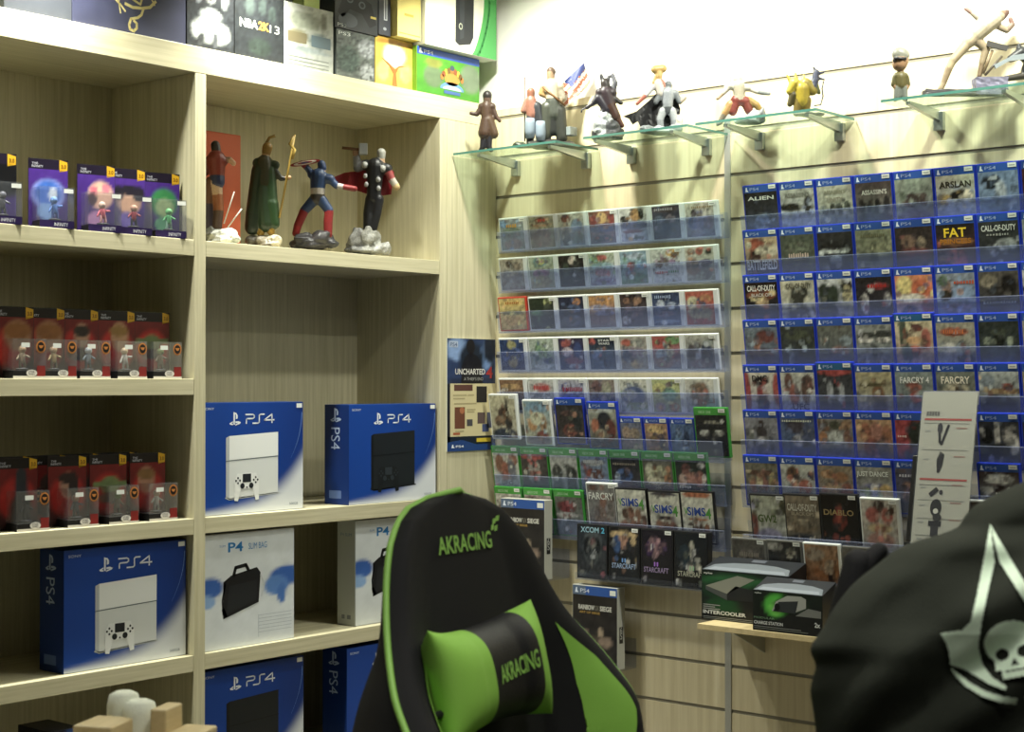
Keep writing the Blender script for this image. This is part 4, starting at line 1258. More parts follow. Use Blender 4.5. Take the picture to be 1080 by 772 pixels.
def fig_mesh(cols, seed):
    m = MB()
    rg = random.Random(seed)
    c1, c2, c3 = [hexc(c) for c in cols]
    a = rg.uniform(-.006, .006)
    m.ell((0, 0, .004), (.019, .015, .004), 14, 6, hexc('2a2a30'))
    m.capsule((-.006, 0, .010), .004, (-.005, 0, .028), .005, 8, c2)
    m.capsule((.008, 0, .010), .004, (.005, 0, .028), .005, 8, c2)
    m.capsule((0, 0, .028), .008, (a * .4, 0, .044), .009, 10, c1)
    m.capsule((-.009, 0, .043), .0035, (-.018, -.004, .032 + a), .003, 8, c1)
    m.capsule((.009, 0, .043), .0035, (.018, -.006, .038 - a), .003, 8, c1)
    m.ell((a * .6, -.001, .060), (.011, .010, .011), 12, 8, c3)
    return m.mesh('toy_figure', M['resin'], True)


def pack(k, x, y, z, rz, label, blobs, cols, seed, group):
    g = pack_meshes(k)
    w, h, bx0, bx1, bh, d = g['dims']
    o = link('blister_pack', g['card'])
    o.location = (x, y, z + .0005); o.rotation_euler = (0, 0, rz)
    tag(o, label, 'toy pack', group)
    p = Print()
    a, b, _ = CARD[k]
    p.grid(art_fn(a, b, blobs, seed, .08), .001, w - .001, .001, h - .03, 16, 22, 3)
    p.poly([(.001, h - .03), (w - .026, h - .03), (w - .026, h - .001), (.001, h - .003)], '1c1428' if k == 'p' else '16100f', 3)
    p.text('THE', .010, h - .017, .018, .006, 'd0d0dc', 4); p.text('INFINITY', .010, h - .026, .034, .007, 'd0d0dc', 4)
    p.build('card_print', o)
    link('blister', g['blister'], o)
    link('tray', g['tray'], o)
    link('front_print', g['front'], o, (bx0, -d, 0))
    link('price_sticker', g['price'], o, (bx0, -d, 0))
    if g['badge']:
        link('ring_badge', g['badge'], o, (bx0, -d, 0))
    link('yellow_tag', g['tag'], o)
    f = link('toy_figure', fig_mesh(cols, seed), o, ((bx0 + bx1) / 2 + (.004 if k == 'p' else -.008), -.034, .0225))
    return o


GP = 'purple toy packs on the upper left shelf'
yk = YF + 0.085
RZ = R(-14)
spec = [(-27, 'purple toy pack cut by the left edge of the view', '60,22,90,34,0c0c10', ('4c4c54', '3c3c44', '5c5c64')),
        (29.5, 'purple toy pack with round blue head picture, standing apart', '50,42,42,26,8c9ce0|50,40,34,22,3c64b4|62,42,12,12,d4dce8|46,70,24,14,7c9ccc', ('4c74b8', '3c5494', '6c94d0')),
        (81, 'purple toy pack with pink spotted bow picture', '62,34,34,24,d8b09c|76,22,12,8,d87c8c|44,26,10,8,d86c7c|40,42,12,12,3c2434|50,76,24,14,a87ca8', ('c45c6c', 'd8a0a0', 'd8b8a8')),
        (114, 'purple toy pack with big dark eared head picture', '56,38,34,24,d4a88c|26,26,18,14,201c28|82,26,18,14,201c28|56,20,26,9,201c28|50,72,20,14,6c5ca4', ('8c2c3c', '2c2834', 'c89c84')),
        (151.5, 'purple toy pack with green haired head picture', '56,36,38,26,3c8450|58,44,26,16,a0b484|50,74,20,12,5c9c78', ('4c9c60', '8cb8a0', '6cb070'))]
for i, (px, lab, bl, cols) in enumerate(spec):
    pack('p', xat(px, yk, 240), yk, ZS[0], RZ, lab, bl, cols, 30 + i, GP)
GR = 'red toy packs in the left bay'
RA = R(-4)
spec = [(-8, 'bearded man picture, leftmost of middle shelf', '60,30,34,26,a87c5c|60,22,34,14,8c5c34', ('a8947c', '7c6a54', 'c8a888')),
        (26, 'bearded man picture, second on middle shelf', '60,30,34,26,a87c5c|60,22,34,14,8c5c34', ('b0986c', '7c6a54', 'c8a888')),
        (63, 'dark haired young man picture, middle of middle shelf', '56,28,20,22,a8846c|56,20,22,10,2c2420|50,60,34,12,2c2024', ('6c7884', '3c4048', 'b8c0c8')),
        (103, 'fair young man picture, fourth on middle shelf', '58,28,24,26,b48c6c|56,18,26,10,8c6c3c', ('c8c4bc', 'a09c94', 'd0b898')),
        (141, 'wide eared green head picture, end of middle shelf', '50,38,26,16,6c7c50|20,34,16,6,6c7c50|84,34,16,6,6c7c50|50,58,30,10,4c4438', ('5c5040', '4c4434', '6c7c50'))]
yk2 = YF + 0.085
for i, (px, lab, bl, cols) in enumerate(spec):
    pack('r', xat(px, yk2, 370), yk2, ZS[1], RA, 'red toy pack, ' + lab, '50,50,46,36,b02824|' + bl, cols, 40 + i, GR)
spec = [(-4, 'dark armoured figure picture, front left of lower shelf', '60,32,16,40,2c3038|60,70,30,30,34302e', ('2c2e34', '1c1e22', '3a3c44')),
        (50, 'dark haired woman picture, front of lower shelf', '52,32,22,22,a8806c|66,34,12,26,2c2020|50,20,26,9,2c2020', ('4c4a50', '3c3c40', 'a08070')),
        (94, 'wide eared green head picture, front of lower shelf', '56,36,28,16,6c7c50|24,34,16,6,6c7c50|90,34,14,6,6c7c50|56,58,34,10,584838', ('5c5040', '4c4434', '6c7c50')),
        (136.5, 'fair young man picture, nearest divider on lower shelf', '46,30,24,24,a87c64|46,20,26,10,7c5c38', ('b0aca4', '8c8880', 'c0a48c'))]
for i, (px, lab, bl, cols) in enumerate(spec):
    pack('r', xat(px, yk2, 520), yk2, ZS[2], RA, 'red toy pack, ' + lab, '50,50,46,36,a02622|' + bl, cols, 50 + i, GR)
for i, (px, lab) in enumerate([(-10, 'behind front row, far left'), (30, 'behind front row, second from left'), (66, 'behind the dark haired woman pack'), (106, 'behind the green head pack')]):
    pack('r', xat(px, yk2 + .10, 520), yk2 + .10, ZS[2], RA, 'red toy pack on lower shelf, ' + lab, '50,50,46,36,8c2220|50,34,24,20,3c2c2a', ('4c4a50', '3c3c40', '6c5c54'), 60 + i, GR)


# ------------------------------------------------------------------ boxes along the top of the bookcase
def card_box(name, x0, x1, y0, d, z0, h, body, label, fn=None, group='boxes on top of the bookcase', grid=(14, 16), mat=None):
    w = x1 - x0
    o = MB(); o.box(0, w, 0, d, 0, h, bev=0.0015)
    b = o.build(name, mat or plain(name + '_card', body, 0.45))
    b.location = (x0, y0, z0 + .0005)
    tag(b, label, 'box', group)
    pr = Print()
    if fn:
        pr.grid(fn, .001, w - .001, .001, h - .001, grid[0], grid[1], 1)
    return b, pr, w, h


yt = YF + 0.02


def tx(px, py=60):
    return on_y(px, py, yt).x


b, pr, w, h = card_box('boxed_set', tx(4, 10), tx(75.6, 10), yt, .2, ZT, .30, '4a4d55', 'slate grey box at the far left end of the bookcase top', art_fn('50535b', '454850', '', 3, .05))
pr.build('front_print', b)
b, pr, w, h = card_box('boxed_set', tx(76.2), tx(195.8), yt, .2, ZT, .34, '3a3c52', 'navy box with gold flourish, on the bookcase top', art_fn('3f4260', '3d3f55', '', 4, .07))
P0 = lambda px, py: (on_y(px, py, yt).x - tx(76.2), on_y(px, py, yt).z - ZT)
G = 'd8c98a'
pr.line([P0(*q) for q in ((122, 0), (127, 5), (132, 12))], .006, G, 2)
pr.line([P0(*q) for q in ((132, 4), (140, 8), (150, 9), (158, 8), (164, 2))], .009, G, 2)
pr.line([P0(*q) for q in ((151, 10), (149, 16), (145, 19), (138, 20), (136, 26), (137, 31), (141, 33), (144, 30), (144, 25), (141, 22))], .008, G, 2)
pr.line([P0(*q) for q in ((136, -4), (142, 1), (148, 5), (150, -3))], .007, G, 2)
pr.line([P0(*q) for q in ((125, 0), (126, 8), (127, 14))], .004, G, 2)
pr.line([P0(*q) for q in ((160, 0), (163, 6))], .005, G, 2)
pr.build('front_print', b)
b, pr, w, h = card_box('boxed_set', tx(196.8), tx(246.8), yt, .10, ZT, .205, '2c2e30', 'black box with white splashing shape, beside navy box', art_fn('26282b', '2c2f33', '50,14,12,14,9c9e9c|24,18,8,12,70747a|80,20,8,14,7c8080|50,46,24,12,8c9090|40,70,32,20,b4b8b6|66,72,26,18,9ca09e|30,86,8,10,3c3e40|60,84,6,12,44464a|50,20,4,4,3a3a3c', 12, .35, 14), grid=(24, 28))
pr.build('front_print', b)
b, pr, w, h = card_box('boxed_set', tx(247.3), tx(299.6), yt, .10, ZT, .215, '202224', 'black box with white and gold basketball title', art_fn('25282a', '24272a', '30,20,10,14,3c4442|56,18,8,12,363e3c|76,26,8,12,323a38|50,80,24,14,2a322e', 13, .25, 14), grid=(20, 24))
pr.text('NBA', w * .10, h * .46, w * .36, h * .13, 'e0e2da', 3, .03)
pr.text('2K', w * .47, h * .46, w * .22, h * .13, 'd89c3c', 3, .03)
pr.text('13', w * .70, h * .45, w * .2, h * .12, 'c0c2ba', 3)
pr.build('front_print', b)
b, pr, w, h = card_box('boxed_set', tx(300.3), tx(351.5), yt, .12, ZT, .215, 'c4c6c0', 'pale grey box with small pictures, on the bookcase top', art_fn('a4a69c', 'a0a49e', '40,24,34,14,84887a|80,20,8,14,6c6c60|26,50,22,12,7c7860|72,52,24,12,687474|50,70,44,5,848c8c', 14, .16, 14), grid=(18, 24))
for i in range(3):
    pr.rect(w * .05, w * .9, h * (.05 + .06 * i), h * (.05 + .06 * i) + .003, '747874', 2)
pr.rect(w * .06, w * .44, h * .40, h * .56, '6c644c', 2); pr.rect(w * .54, w * .94, h * .38, h * .56, '54646c', 2)
pr.build('front_print', b)
b, pr, w, h = card_box('small_box', tx(327), tx(343.5), yt + .03, .06, ZT + .2155, .05, 'b8c878', 'lime green small box lying on the pale grey box')
pr.build('front_print', b)
b, pr, w, h = card_box('boxed_set', tx(354.5), tx(395), yt, .12, ZT, .165, '4c5252', 'grey box with mottled leaf pattern, under the controller box', art_fn('4c524e', '565c58', '80,30,24,20,84888a|30,60,30,30,3c4a44|80,80,18,18,8c9090', 16, .5, 16), grid=(20, 24))
pr.text('PS3', w * .06, h * .88, w * .3, h * .07, 'd4d8d4', 2)
pr.build('front_print', b)
b, pr, w, h = card_box('controller_box', tx(352), tx(397.5), yt - .005, .12, ZT + .166, .19, '26282c', 'black box with game controller picture, stacked on mottled box', art_fn('34363a', '2a2c30', '', 17, .1))
pr.poly([(w * .06, h * .28), (w * .2, h * .62), (w * .5, h * .70), (w * .84, h * .56), (w * .96, h * .2), (w * .8, h * .12), (w * .62, h * .34), (w * .34, h * .38), (w * .18, h * .2)], '14161a', 2)
for a_, c_ in ((.34, .56), (.62, .50)):
    pr.ell(w * a_, h * c_, w * .08, h * .07, '4c5058', 3)
    pr.ell(w * a_, h * c_, w * .045, h * .04, '1a1c20', 4)
pr.ell(w * .30, h * .17, w * .22, h * .13, '4a4f56', 2)
pr.text('PS3', w * .06, h * .03, w * .2, h * .06, 'b4b8b4', 2)
pr.rect(w * .82, w * .95, h * .30, h * .34, 'c8b45c', 3)
pr.build('front_print', b)
b, pr, w, h = card_box('boxed_set', tx(396.5), tx(436.5), yt + .005, .12, ZT, .175, 'b8a040', 'yellow box with bare tree picture, on the bookcase top', art_fn('d8b44c', 'd0b050', '50,34,30,26,f4ecc0|20,70,16,20,e0c878|80,66,16,20,dcc070|50,8,50,6,a87c30', 18, .12, 10), grid=(16, 20))
pr.poly([(w * .44, h * .02), (w * .58, h * .02), (w * .55, h * .30), (w * .62, h * .42), (w * .86, h * .50), (w * .62, h * .46), (w * .52, h * .38), (w * .36, h * .48), (w * .14, h * .58), (w * .36, h * .42), (w * .47, h * .28)], 'a0682c', 2)
pr.build('front_print', b)
b, pr, w, h = card_box('slim_case', tx(398.5), tx(411), yt - .005, .12, ZT + .176, .19, '3a3c44', 'dark slim box with white spine stripe, standing on yellow tree box')
pr.rect(w * .42, w * .7, h * .28, h * .98, 'c4c8cc', 1); pr.rect(w * .50, w * .62, h * .30, h * .95, '5c6068', 2); pr.ell(w * .5, h * .12, w * .14, h * .03, '9ca0a8', 1)
pr.build('spine_print', b)
b, pr, w, h = card_box('wooden_box', tx(411.8), tx(436.5), yt - .035, .09, ZT + .176, .155, 'd8c46c', 'small yellow wooden box on the yellow tree box', None, mat=M['cream_box'])
pr.rect(w * .04, w * .96, h * .08, h * .10, 'a88c38', 1)
pr.rect(w * .28, w * .68, h * .5, h * .56, 'b49c48', 1)
pr.build('front_print', b)
m = MB(); m.box(0, w, 0, .09, 0, .010, bev=.002); m.build('lid', M['cream_box'], b, loc=(0, 0, h + .0005))
b, pr, w, h = card_box('boxed_set', on_y(439.6, 80, YF + .002).x, on_y(505.5, 80, YF + .002).x, YF + .002, .14, ZT, .164, '7cb83c', 'lime green box with blue top band, right end of bookcase top', art_fn('4c9424', '3f8420', '26,60,16,26,5c7050|86,50,18,34,6c7c64|26,30,14,10,7c8038', 19, .1, 8), grid=(24, 16))
pr.rect(.001, w - .001, h * .83, h - .001, '2c4c9c', 2)
pr.poly([(w * .03, h * .86), (w * .09, h * .86), (w * .065, h * .91), (w * .065, h * .97), (w * .045, h * .97)], 'e0e6f0', 3)
pr.text('PS4', w * .11, h * .87, w * .14, h * .07, 'e0e6f0', 3)
pr.ell(w * .55, h * .17, w * .19, h * .17, '5c84b0', 3, 20, 0, 180); pr.ell(w * .55, h * .17, w * .15, h * .09, 'a8c8d8', 4, 20, 0, 180)
pr.rect(w * .42, w * .68, h * .07, h * .14, '3c5c94', 5)
for i in range(9):
    an = R(20 + 17.5 * i)
    pr.ell(w * .55 + w * .17 * math.cos(an), h * .34 + h * .26 * math.sin(an), w * .028, h * .07, ['a86c30', '6c5024', 'c89c3c', '8c4c2c'][i % 4], 4, 10)
pr.ell(w * .55, h * .40, w * .12, h * .14, 'b0843c', 3); pr.ell(w * .55, h * .66, w * .035, h * .06, '3c4a54', 5)
pr.build('front_print', b)
# big white box overhanging the green one
yl_ = YF - .032
p0 = on_y(448.5, 48, yl_); p1 = on_y(523.5, 60, yl_)
zb = ZT + .1655
b, pr, w, h = card_box('large_box', p0.x, p1.x, yl_, .07, zb, .40, 'd4d6cc', 'large white box with black console and green swirl, top corner', art_fn('e6e4d4', 'e2e0d0', '', 20, .02))
P1 = lambda px, py: (on_y(px, py, yl_).x - p0.x, on_y(px, py, yl_).z - zb)
c0 = P1(452, 0)
sw = []
for i in range(15):
    t = i / 14
    sw.append(P1(506 + 11 * math.sin(t * 1.8) - 14 * max(0, t - .35) ** 1.3 * 1.6 - 6 * t, -30 + 90 * t))
out = [(w - .001, q[1]) for q in sw]
for i in range(14):
    pr.poly([(max(.002, min(w - .002, sw[i][0])), max(.001, sw[i][1])), out[i], (out[i + 1][0], max(.001, out[i + 1][1])), (max(.002, min(w - .002, sw[i + 1][0])), max(.001, sw[i + 1][1]))], '4c9c54', 2)
    pr.line([(sw[i][0] + .03, max(.004, sw[i][1])), (sw[i + 1][0] + .03, max(.004, sw[i + 1][1]))], .010, '2c7c3c', 3)
pr.poly([P1(481, -30), P1(500, -30), P1(499, 40), P1(496, 47), P1(484, 48), P1(480, 44)], '26282c', 3)
pr.poly([P1(484, -30), P1(490, -30), P1(489, 40), P1(485, 42)], '34373c', 4)
q = P1(485.5, 28)
pr.ell(q[0], q[1], .010, .012, 'b0b4a0', 5); pr.ell(q[0], q[1], .006, .008, '26282c', 6)
pr.build('front_print', b)

# ---- lower left shelf and counter bits
b, pr, w, h = card_box('game_box', xat(52, YF + .05, 760), xat(84, YF + .05, 760), YF + .05, .16, ZS[4], .26, '1a1c2a', 'navy and red game box on the bottom left shelf', art_fn('24283c', '8c2430', '74,20,30,22,3c5c9c|30,50,28,60,1c1a24|76,80,26,34,a82c34', 71, .08), 'boxes on the bottom shelf')
pr.rect(w * .46, w * .9, h * .84, h * .94, 'c8ccd8', 2)
pr.build('front_print', b)
b, pr, w, h = card_box('game_box', xat(-26, YF + .05, 760), xat(13, YF + .05, 760), YF + .05, .16, ZS[4], .225, '1c4c74', 'teal blue game box in the bottom left corner', art_fn('2c6ca0', '1c4c78', '', 72, .1), 'boxes on the bottom shelf')
pr.build('front_print', b)


# ------------------------------------------------------------------ statuettes
def proj(p):
    d = Vector(p) - CAM
    z = d.dot(FWD)
    return 540 + F * d.dot(RGT) / z, 386 - F * d.dot(UPV) / z, z


class Fig:
    """a statuette modelled around its foot point; offsets are read in pixels of the photograph and turned to metres at its own distance"""

    def __init__(s, label, cat, group, foot, name='statuette'):
        s.foot = Vector(foot)
        s.px, s.py, dep = proj(foot)
        s.k = dep / F
        s.o = thing(name, label, cat, foot, (0, 0, 0), group)

    tone = .72

    def P(s, x, y, d=0):
        return (RGT * (x - s.px) + Vector((0, 0, 1)) * (s.py - y) + AWAY * d) * s.k

    def body(s, txt, name='body', vox=0.9, n=12, mat='resin'):
        pr = []
        for q in txt.split('|'):
            a = q.split(',')
            x1, y1, r1, x2, y2, r2 = [float(v) for v in a[:6]]
            d1 = float(a[7]) if len(a) > 7 else 0
            d2 = float(a[8]) if len(a) > 8 else d1
            pr.append((s.P(x1, y1, d1), r1 * s.k, s.P(x2, y2, d2), r2 * s.k, tuple(q * s.tone for q in hexc(a[6]))))
        m = MB()
        for a, ra, b, rb, c in pr:
            m.capsule(a, ra, b, rb, n)
        return s.fuse(m, pr, name, vox * s.k, mat)

    def rocks(s, txt, name='base', vox=1.2, jit=.22, mat='resin'):
        m = MB()
        pr = []
        for q in txt.split('|'):
            a = q.split(',')
            cx, cy, rx, ry = [float(v) for v in a[:4]]
            d = float(a[5]) if len(a) > 5 else 0
            c = s.P(cx, cy, d)
            c.z = max(c.z, ry * s.k * .0)
            m.ell(c, (rx * s.k, rx * s.k * .8, ry * s.k), 10, 7, None, jit)
            pr.append((c, min(rx, ry) * s.k, c, min(rx, ry) * s.k, hexc(a[4])))
        for i, v in enumerate(m.v):
            if v.z < 0.0006:
                v.z = 0.0006
        return s.fuse(m, pr, name, vox * s.k, mat, jitc=.35)

    def fuse(s, m, pr, name, vox, mat, jitc=.12):
        me0 = m.mesh('tmp')
        o = bpy.data.objects.new('tmp', me0)
        COL.objects.link(o)
        md = o.modifiers.new('r', 'REMESH')
        md.mode = 'VOXEL'
        md.voxel_size = vox
        sm = o.modifiers.new('s', 'SMOOTH')
        sm.factor = .5
        sm.iterations = 2
        dg = bpy.context.evaluated_depsgraph_get()
        dg.update()
        me = bpy.data.meshes.new_from_object(o.evaluated_get(dg))
        bpy.data.objects.remove(o)
        bpy.data.meshes.remove(me0)
        me.name = name
        nv = len(me.vertices)
        co = np.empty(nv * 3, np.float32)
        me.vertices.foreach_get('co', co)
        co = co.reshape(-1, 3)
        best = np.full(nv, 1e9)
        colr = np.zeros((nv, 4), np.float32)
        colr[:, 3] = 1
        rg = np.random.RandomState(3)
        for a, ra, b, rb, c in pr:
            a = np.array(a); b = np.array(b)
            d = b - a
            L = d.dot(d)
            t = np.clip((co - a) @ d / L, 0, 1) if L > 1e-10 else np.zeros(nv)
            dist = np.linalg.norm(co - (a + t[:, None] * d), axis=1) - (ra * (1 - t) + rb * t)
            w = dist < best
            best[w] = dist[w]
            colr[w, :3] = c
        colr[:, :3] *= (1 + rg.uniform(-jitc, jitc, nv))[:, None]
        at = me.color_attributes.new('Col', 'FLOAT_COLOR', 'POINT')
        at.data.foreach_set('color', colr.ravel())
        me.materials.clear()
        me.materials.append(M[mat])
        me.polygons.foreach_set('use_smooth', [True] * len(me.polygons))
        return link(name, me, s.o)

    def sheet(s, name, pts, col, d=0.0, th=1.2, bow=0.0, cols=None):
        """a cloth or plate of real thickness cut to an outline"""
        bm = bmesh.new()
        vs = [bm.verts.new((x, y, 0)) for x, y in pts]
        bm.faces.new(vs)
        bmesh.ops.triangulate(bm, faces=bm.faces[:])
        for _ in range(3 if name == 'flag' else 2):
            bmesh.ops.subdivide_edges(bm, edges=bm.edges[:], cuts=1, use_grid_fill=True)
        bmesh.ops.triangulate(bm, faces=bm.faces[:])
        xc = sum(p[0] for p in pts) / len(pts)
        r = bmesh.ops.solidify(bm, geom=bm.faces[:], thickness=th)
        m = MB()
        bm.verts.index_update()
        V = []
        for v in bm.verts:
            V.append(s.P(v.co.x, v.co.y, d + v.co.z + bow * math.sin((v.co.x - xc) * .35 + v.co.y * .12)))
        c0 = hexc(col)
        for f in bm.faces:
            cc = f.calc_center_median()
            c = hexc(cols(cc.x, cc.y)) if cols else c0
            m.add([V[v.index] for v in f.verts], [tuple(range(len(f.verts)))], c)
        bm.free()
        return m.build(name, M['resin'], s.o)

    def rod(s, name, pts, r, col):
        m = MB()
        m.tube([s.P(*p) for p in pts], r * s.k, 8, hexc(col))
        return m.build(name, M['resin'], s.o, True)

    def disc(s, name, cx, cy, rx, ry, col, d=0, th=2.0, tilt=0):
        m = MB()
        ring = []
        for rr, c in ((1.0, col), (.75, 'c8c4bc'), (.5, col), (.28, '30426a')):
            m2 = []
            for i in range(24):
                a = 2 * math.pi * i / 24
                x, y = rx * rr * math.cos(a), ry * rr * math.sin(a)
                m2.append((cx + x, cy + y + math.tan(R(tilt)) * x, d - (1 - rr) * 2))
            ring.append((m2, hexc(c)))
        for (a, c), (b, _) in zip(ring, ring[1:]):
            for i in range(24):
                j = (i + 1) % 24
                m.add([s.P(*a[i]), s.P(*a[j]), s.P(*b[j]), s.P(*b[i])], [(0, 1, 2, 3)], c)
        m.add([s.P(*q) for q in ring[-1][0]], [tuple(range(24))], ring[-1][1])
        back = [(x, y, d + th) for x, y, _ in ring[0][0]]
        for i in range(24):
            j = (i + 1) % 24
            m.add([s.P(*ring[0][0][j]), s.P(*ring[0][0][i]), s.P(*back[i]), s.P(*back[j])], [(0, 1, 2, 3)], hexc(col))
        m.add([s.P(*q) for q in back][::-1], [tuple(range(24))], hexc(col))
        return m.build(name, M['resin'], s.o)


GF = 'statuettes on the second shelf of the right bay'
ysf = YF + .13


def bfoot(px):
    return (on_y(px, 255, ysf).x, ysf, ZS[0] + .0006)


# red jacketed figure and orange card
f = Fig('statuette in red jacket and brown boots on a white rock, half behind the divider', 'statuette', GF, bfoot(236))
f.body('227,153,5,228,158,5,2a2220|228,156,4,228,163,3,b88c6c|222,170,7,233,170,7,7c3428|228,168,10,229,184,8,84382c|229,186,8,229,192,8,2c3454|227,192,7,229,205,6,c8a888|229,205,6,231,222,5,8c5434|231,222,5,229,240,5,4c3a30|222,192,6,220,215,5,6c4a34|220,215,5,220,240,4,3c3440|234,170,4,242,168,3,8c6c5c|242,168,3,246,172,3,c89c7c|220,170,5,216,182,4,6c3028')
f.rocks('228,250,14,8,8c8c84|240,248,11,8,c4c4bc|222,246,8,8,5c5c54|248,252,7,5,9ca09a|236,254,16,5,4c6c44')
f.rod('spike', [(236, 236), (247, 202)], .7, 'b8b4ac')
f.rod('spike', [(240, 240), (255, 220)], .7, 'b8b4ac')
p = on_y(216, 250, YF + .30); q = on_y(254, 250, YF + .30)
m = MB(); m.box(0, q.x - p.x + .09, 0, .008, 0, on_y(254, 143, YF + .30).z - ZS[0], bev=.0035)
oc = m.build('backing_card', plain('orange_card', 'd0603a', .5)); oc.location = (p.x - .09, YF + .30, ZS[0] + .0006)
tag(oc, 'plain orange backing card standing behind the red jacketed statuette', 'card')
# green robed
f = Fig('statuette in dark green cloak holding a tall golden staff', 'statuette', GF, bfoot(280))
f.body('281,160,5,282,155,5.5,8c6c34|280,163,4,280,168,4,c09870|272,172,6,290,174,5,2a3a24|279,172,9,279,192,9,37341e|274,180,9,268,225,9,22301e|268,225,9,266,240,8,1c281a|284,180,7,286,215,7,2a4224|286,215,8,289,236,6,26401f|277,200,9,280,236,9,24361e|287,178,3,287,205,3,8a7034|284,198,3,285,206,3,907438|284,230,4,286,245,4,a88434|276,232,4,275,246,4,98782c|288,178,4,296,188,3,2c2c1c|296,188,3,301,188,2.5,1c1a18|301,188,2.5,305,187,2.5,c09870')
f.rod('staff', [(311, 142, -2), (306, 170, -2), (295, 230, -2)], 1.2, '987e3c')
f.rod('staff_head', [(308, 168, -2), (311, 158, -2), (306, 152, -2), (310, 144, -2)], 1.8, 'a08644')
f.rod('helmet_crest', [(280, 152), (284, 145), (290, 143)], 1.6, '8a7034')
f.rocks('266,254,9,6,4c463c|278,254,11,6,7c7464|290,253,9,6,a09884|284,258,14,5,5c5448')
# blue suited
f = Fig('statuette in blue suit with red boots holding a disc overhead, on dark rock', 'statuette', GF, bfoot(335))
f.body('339,173,4.5,340,177,4.5,30426a|340,178,3.4,341,181,3,d0b49c|329,184,5,348,189,5.5,2c4064|336,186,9,335,198,8,2e446a|335,199,8,335,205,7.5,b4aca4|335,206,7.5,334,209,7.5,3a3430|331,211,6,321,222,5,2c4064|321,222,5,314,238,4.4,86282a|314,238,4.4,312,246,4,98282a|339,211,6,347,222,5,2c4064|347,222,5,346,234,5,8c2a2c|346,234,5,346,248,4.5,86282a|329,183,4,323,176,3.4,2c4064|323,176,3.4,318,172,3,8c2a2a|348,189,4.4,355,196,3.6,30466c|355,196,3.4,362,197,3.2,c4beb8|362,197,3.2,374,199,3.2,86282a')
f.disc('round_shield', 322, 172, 16, 2.6, '7c2828', -3, 2.0, -10)
f.rocks('322,254,15,9,2c2a2c|340,252,13,9,343234|312,258,8,5,4c4a48|350,257,8,5,26262a|332,258,18,5,3a3838')
# black armour and cape
f = Fig('statuette in black armour with red cape raising a mallet, on silver rock', 'statuette', GF, bfoot(390))
f.body('402,165,4.5,402,161,5,b4b4ac|402,168,4,402,171,4,c09c7c|386,174,6,408,178,6,2a2a2c|396,176,10,395,194,8,1e1e20|395,194,8,394,208,7.5,26262a|391,210,6,388,224,5,202022|388,224,5,388,240,5,17171a|399,210,6,397,226,5,222226|397,226,5,393,241,5,1c1c1e|385,173,5,377,177,4.6,6c6c70|377,177,4.6,376,165,4,8c8c90|376,165,4,375,160,3.6,b08c70|408,178,5,413,189,4.2,a04848|413,189,4.2,417,195,4,b8b0a4|417,195,4,418,197,4,d0b484|386,186,2.4,386,187,2.4,b0b0b0,-9|400,190,2.4,400,191,2.4,b0b0b0,-9|387,195,2.4,387,196,2.4,b0b0b0,-9|400,199,2.4,400,200,2.4,b0b0b0,-9|385,174,3,385,175,3,b8b8b4,-5|404,178,3,404,179,3,b8b8b4,-6')
f.sheet('cape', [(386, 172), (376, 180), (362, 181), (350, 187), (355, 194), (372, 199), (384, 203), (398, 206), (412, 204), (415, 180), (408, 176)], '7c2028', 6, 1.5, 2.0)
m = MB()
a = f.P(362, 155, -2); b_ = f.P(383, 157, -2)
m.tube([f.P(361, 156, -2), f.P(380, 158, -2)], 1.6 * f.k, 8, hexc('6c4c34')); m.build('mallet_handle', M['resin'], f.o, True)
m = MB(); c = f.P(383, 157.5, -2)
m.box(-4.5 * f.k, 4.5 * f.k, -4 * f.k, 4 * f.k, -6 * f.k, 6 * f.k, hexc('a0a4a8'), Matrix.Translation(c) @ Matrix.Rotation(R(-40), 4, 'Z'), bev=.8 * f.k); m.build('mallet_head', M['resin'], f.o)
f.rocks('378,254,11,13,7c7c7a|390,252,12,12,84847e|372,262,9,7,6c6c6a|397,262,9,6,8e8e8a|407,262,7,7,8c8c88|386,265,18,4,5c5c5a', jit=.3)

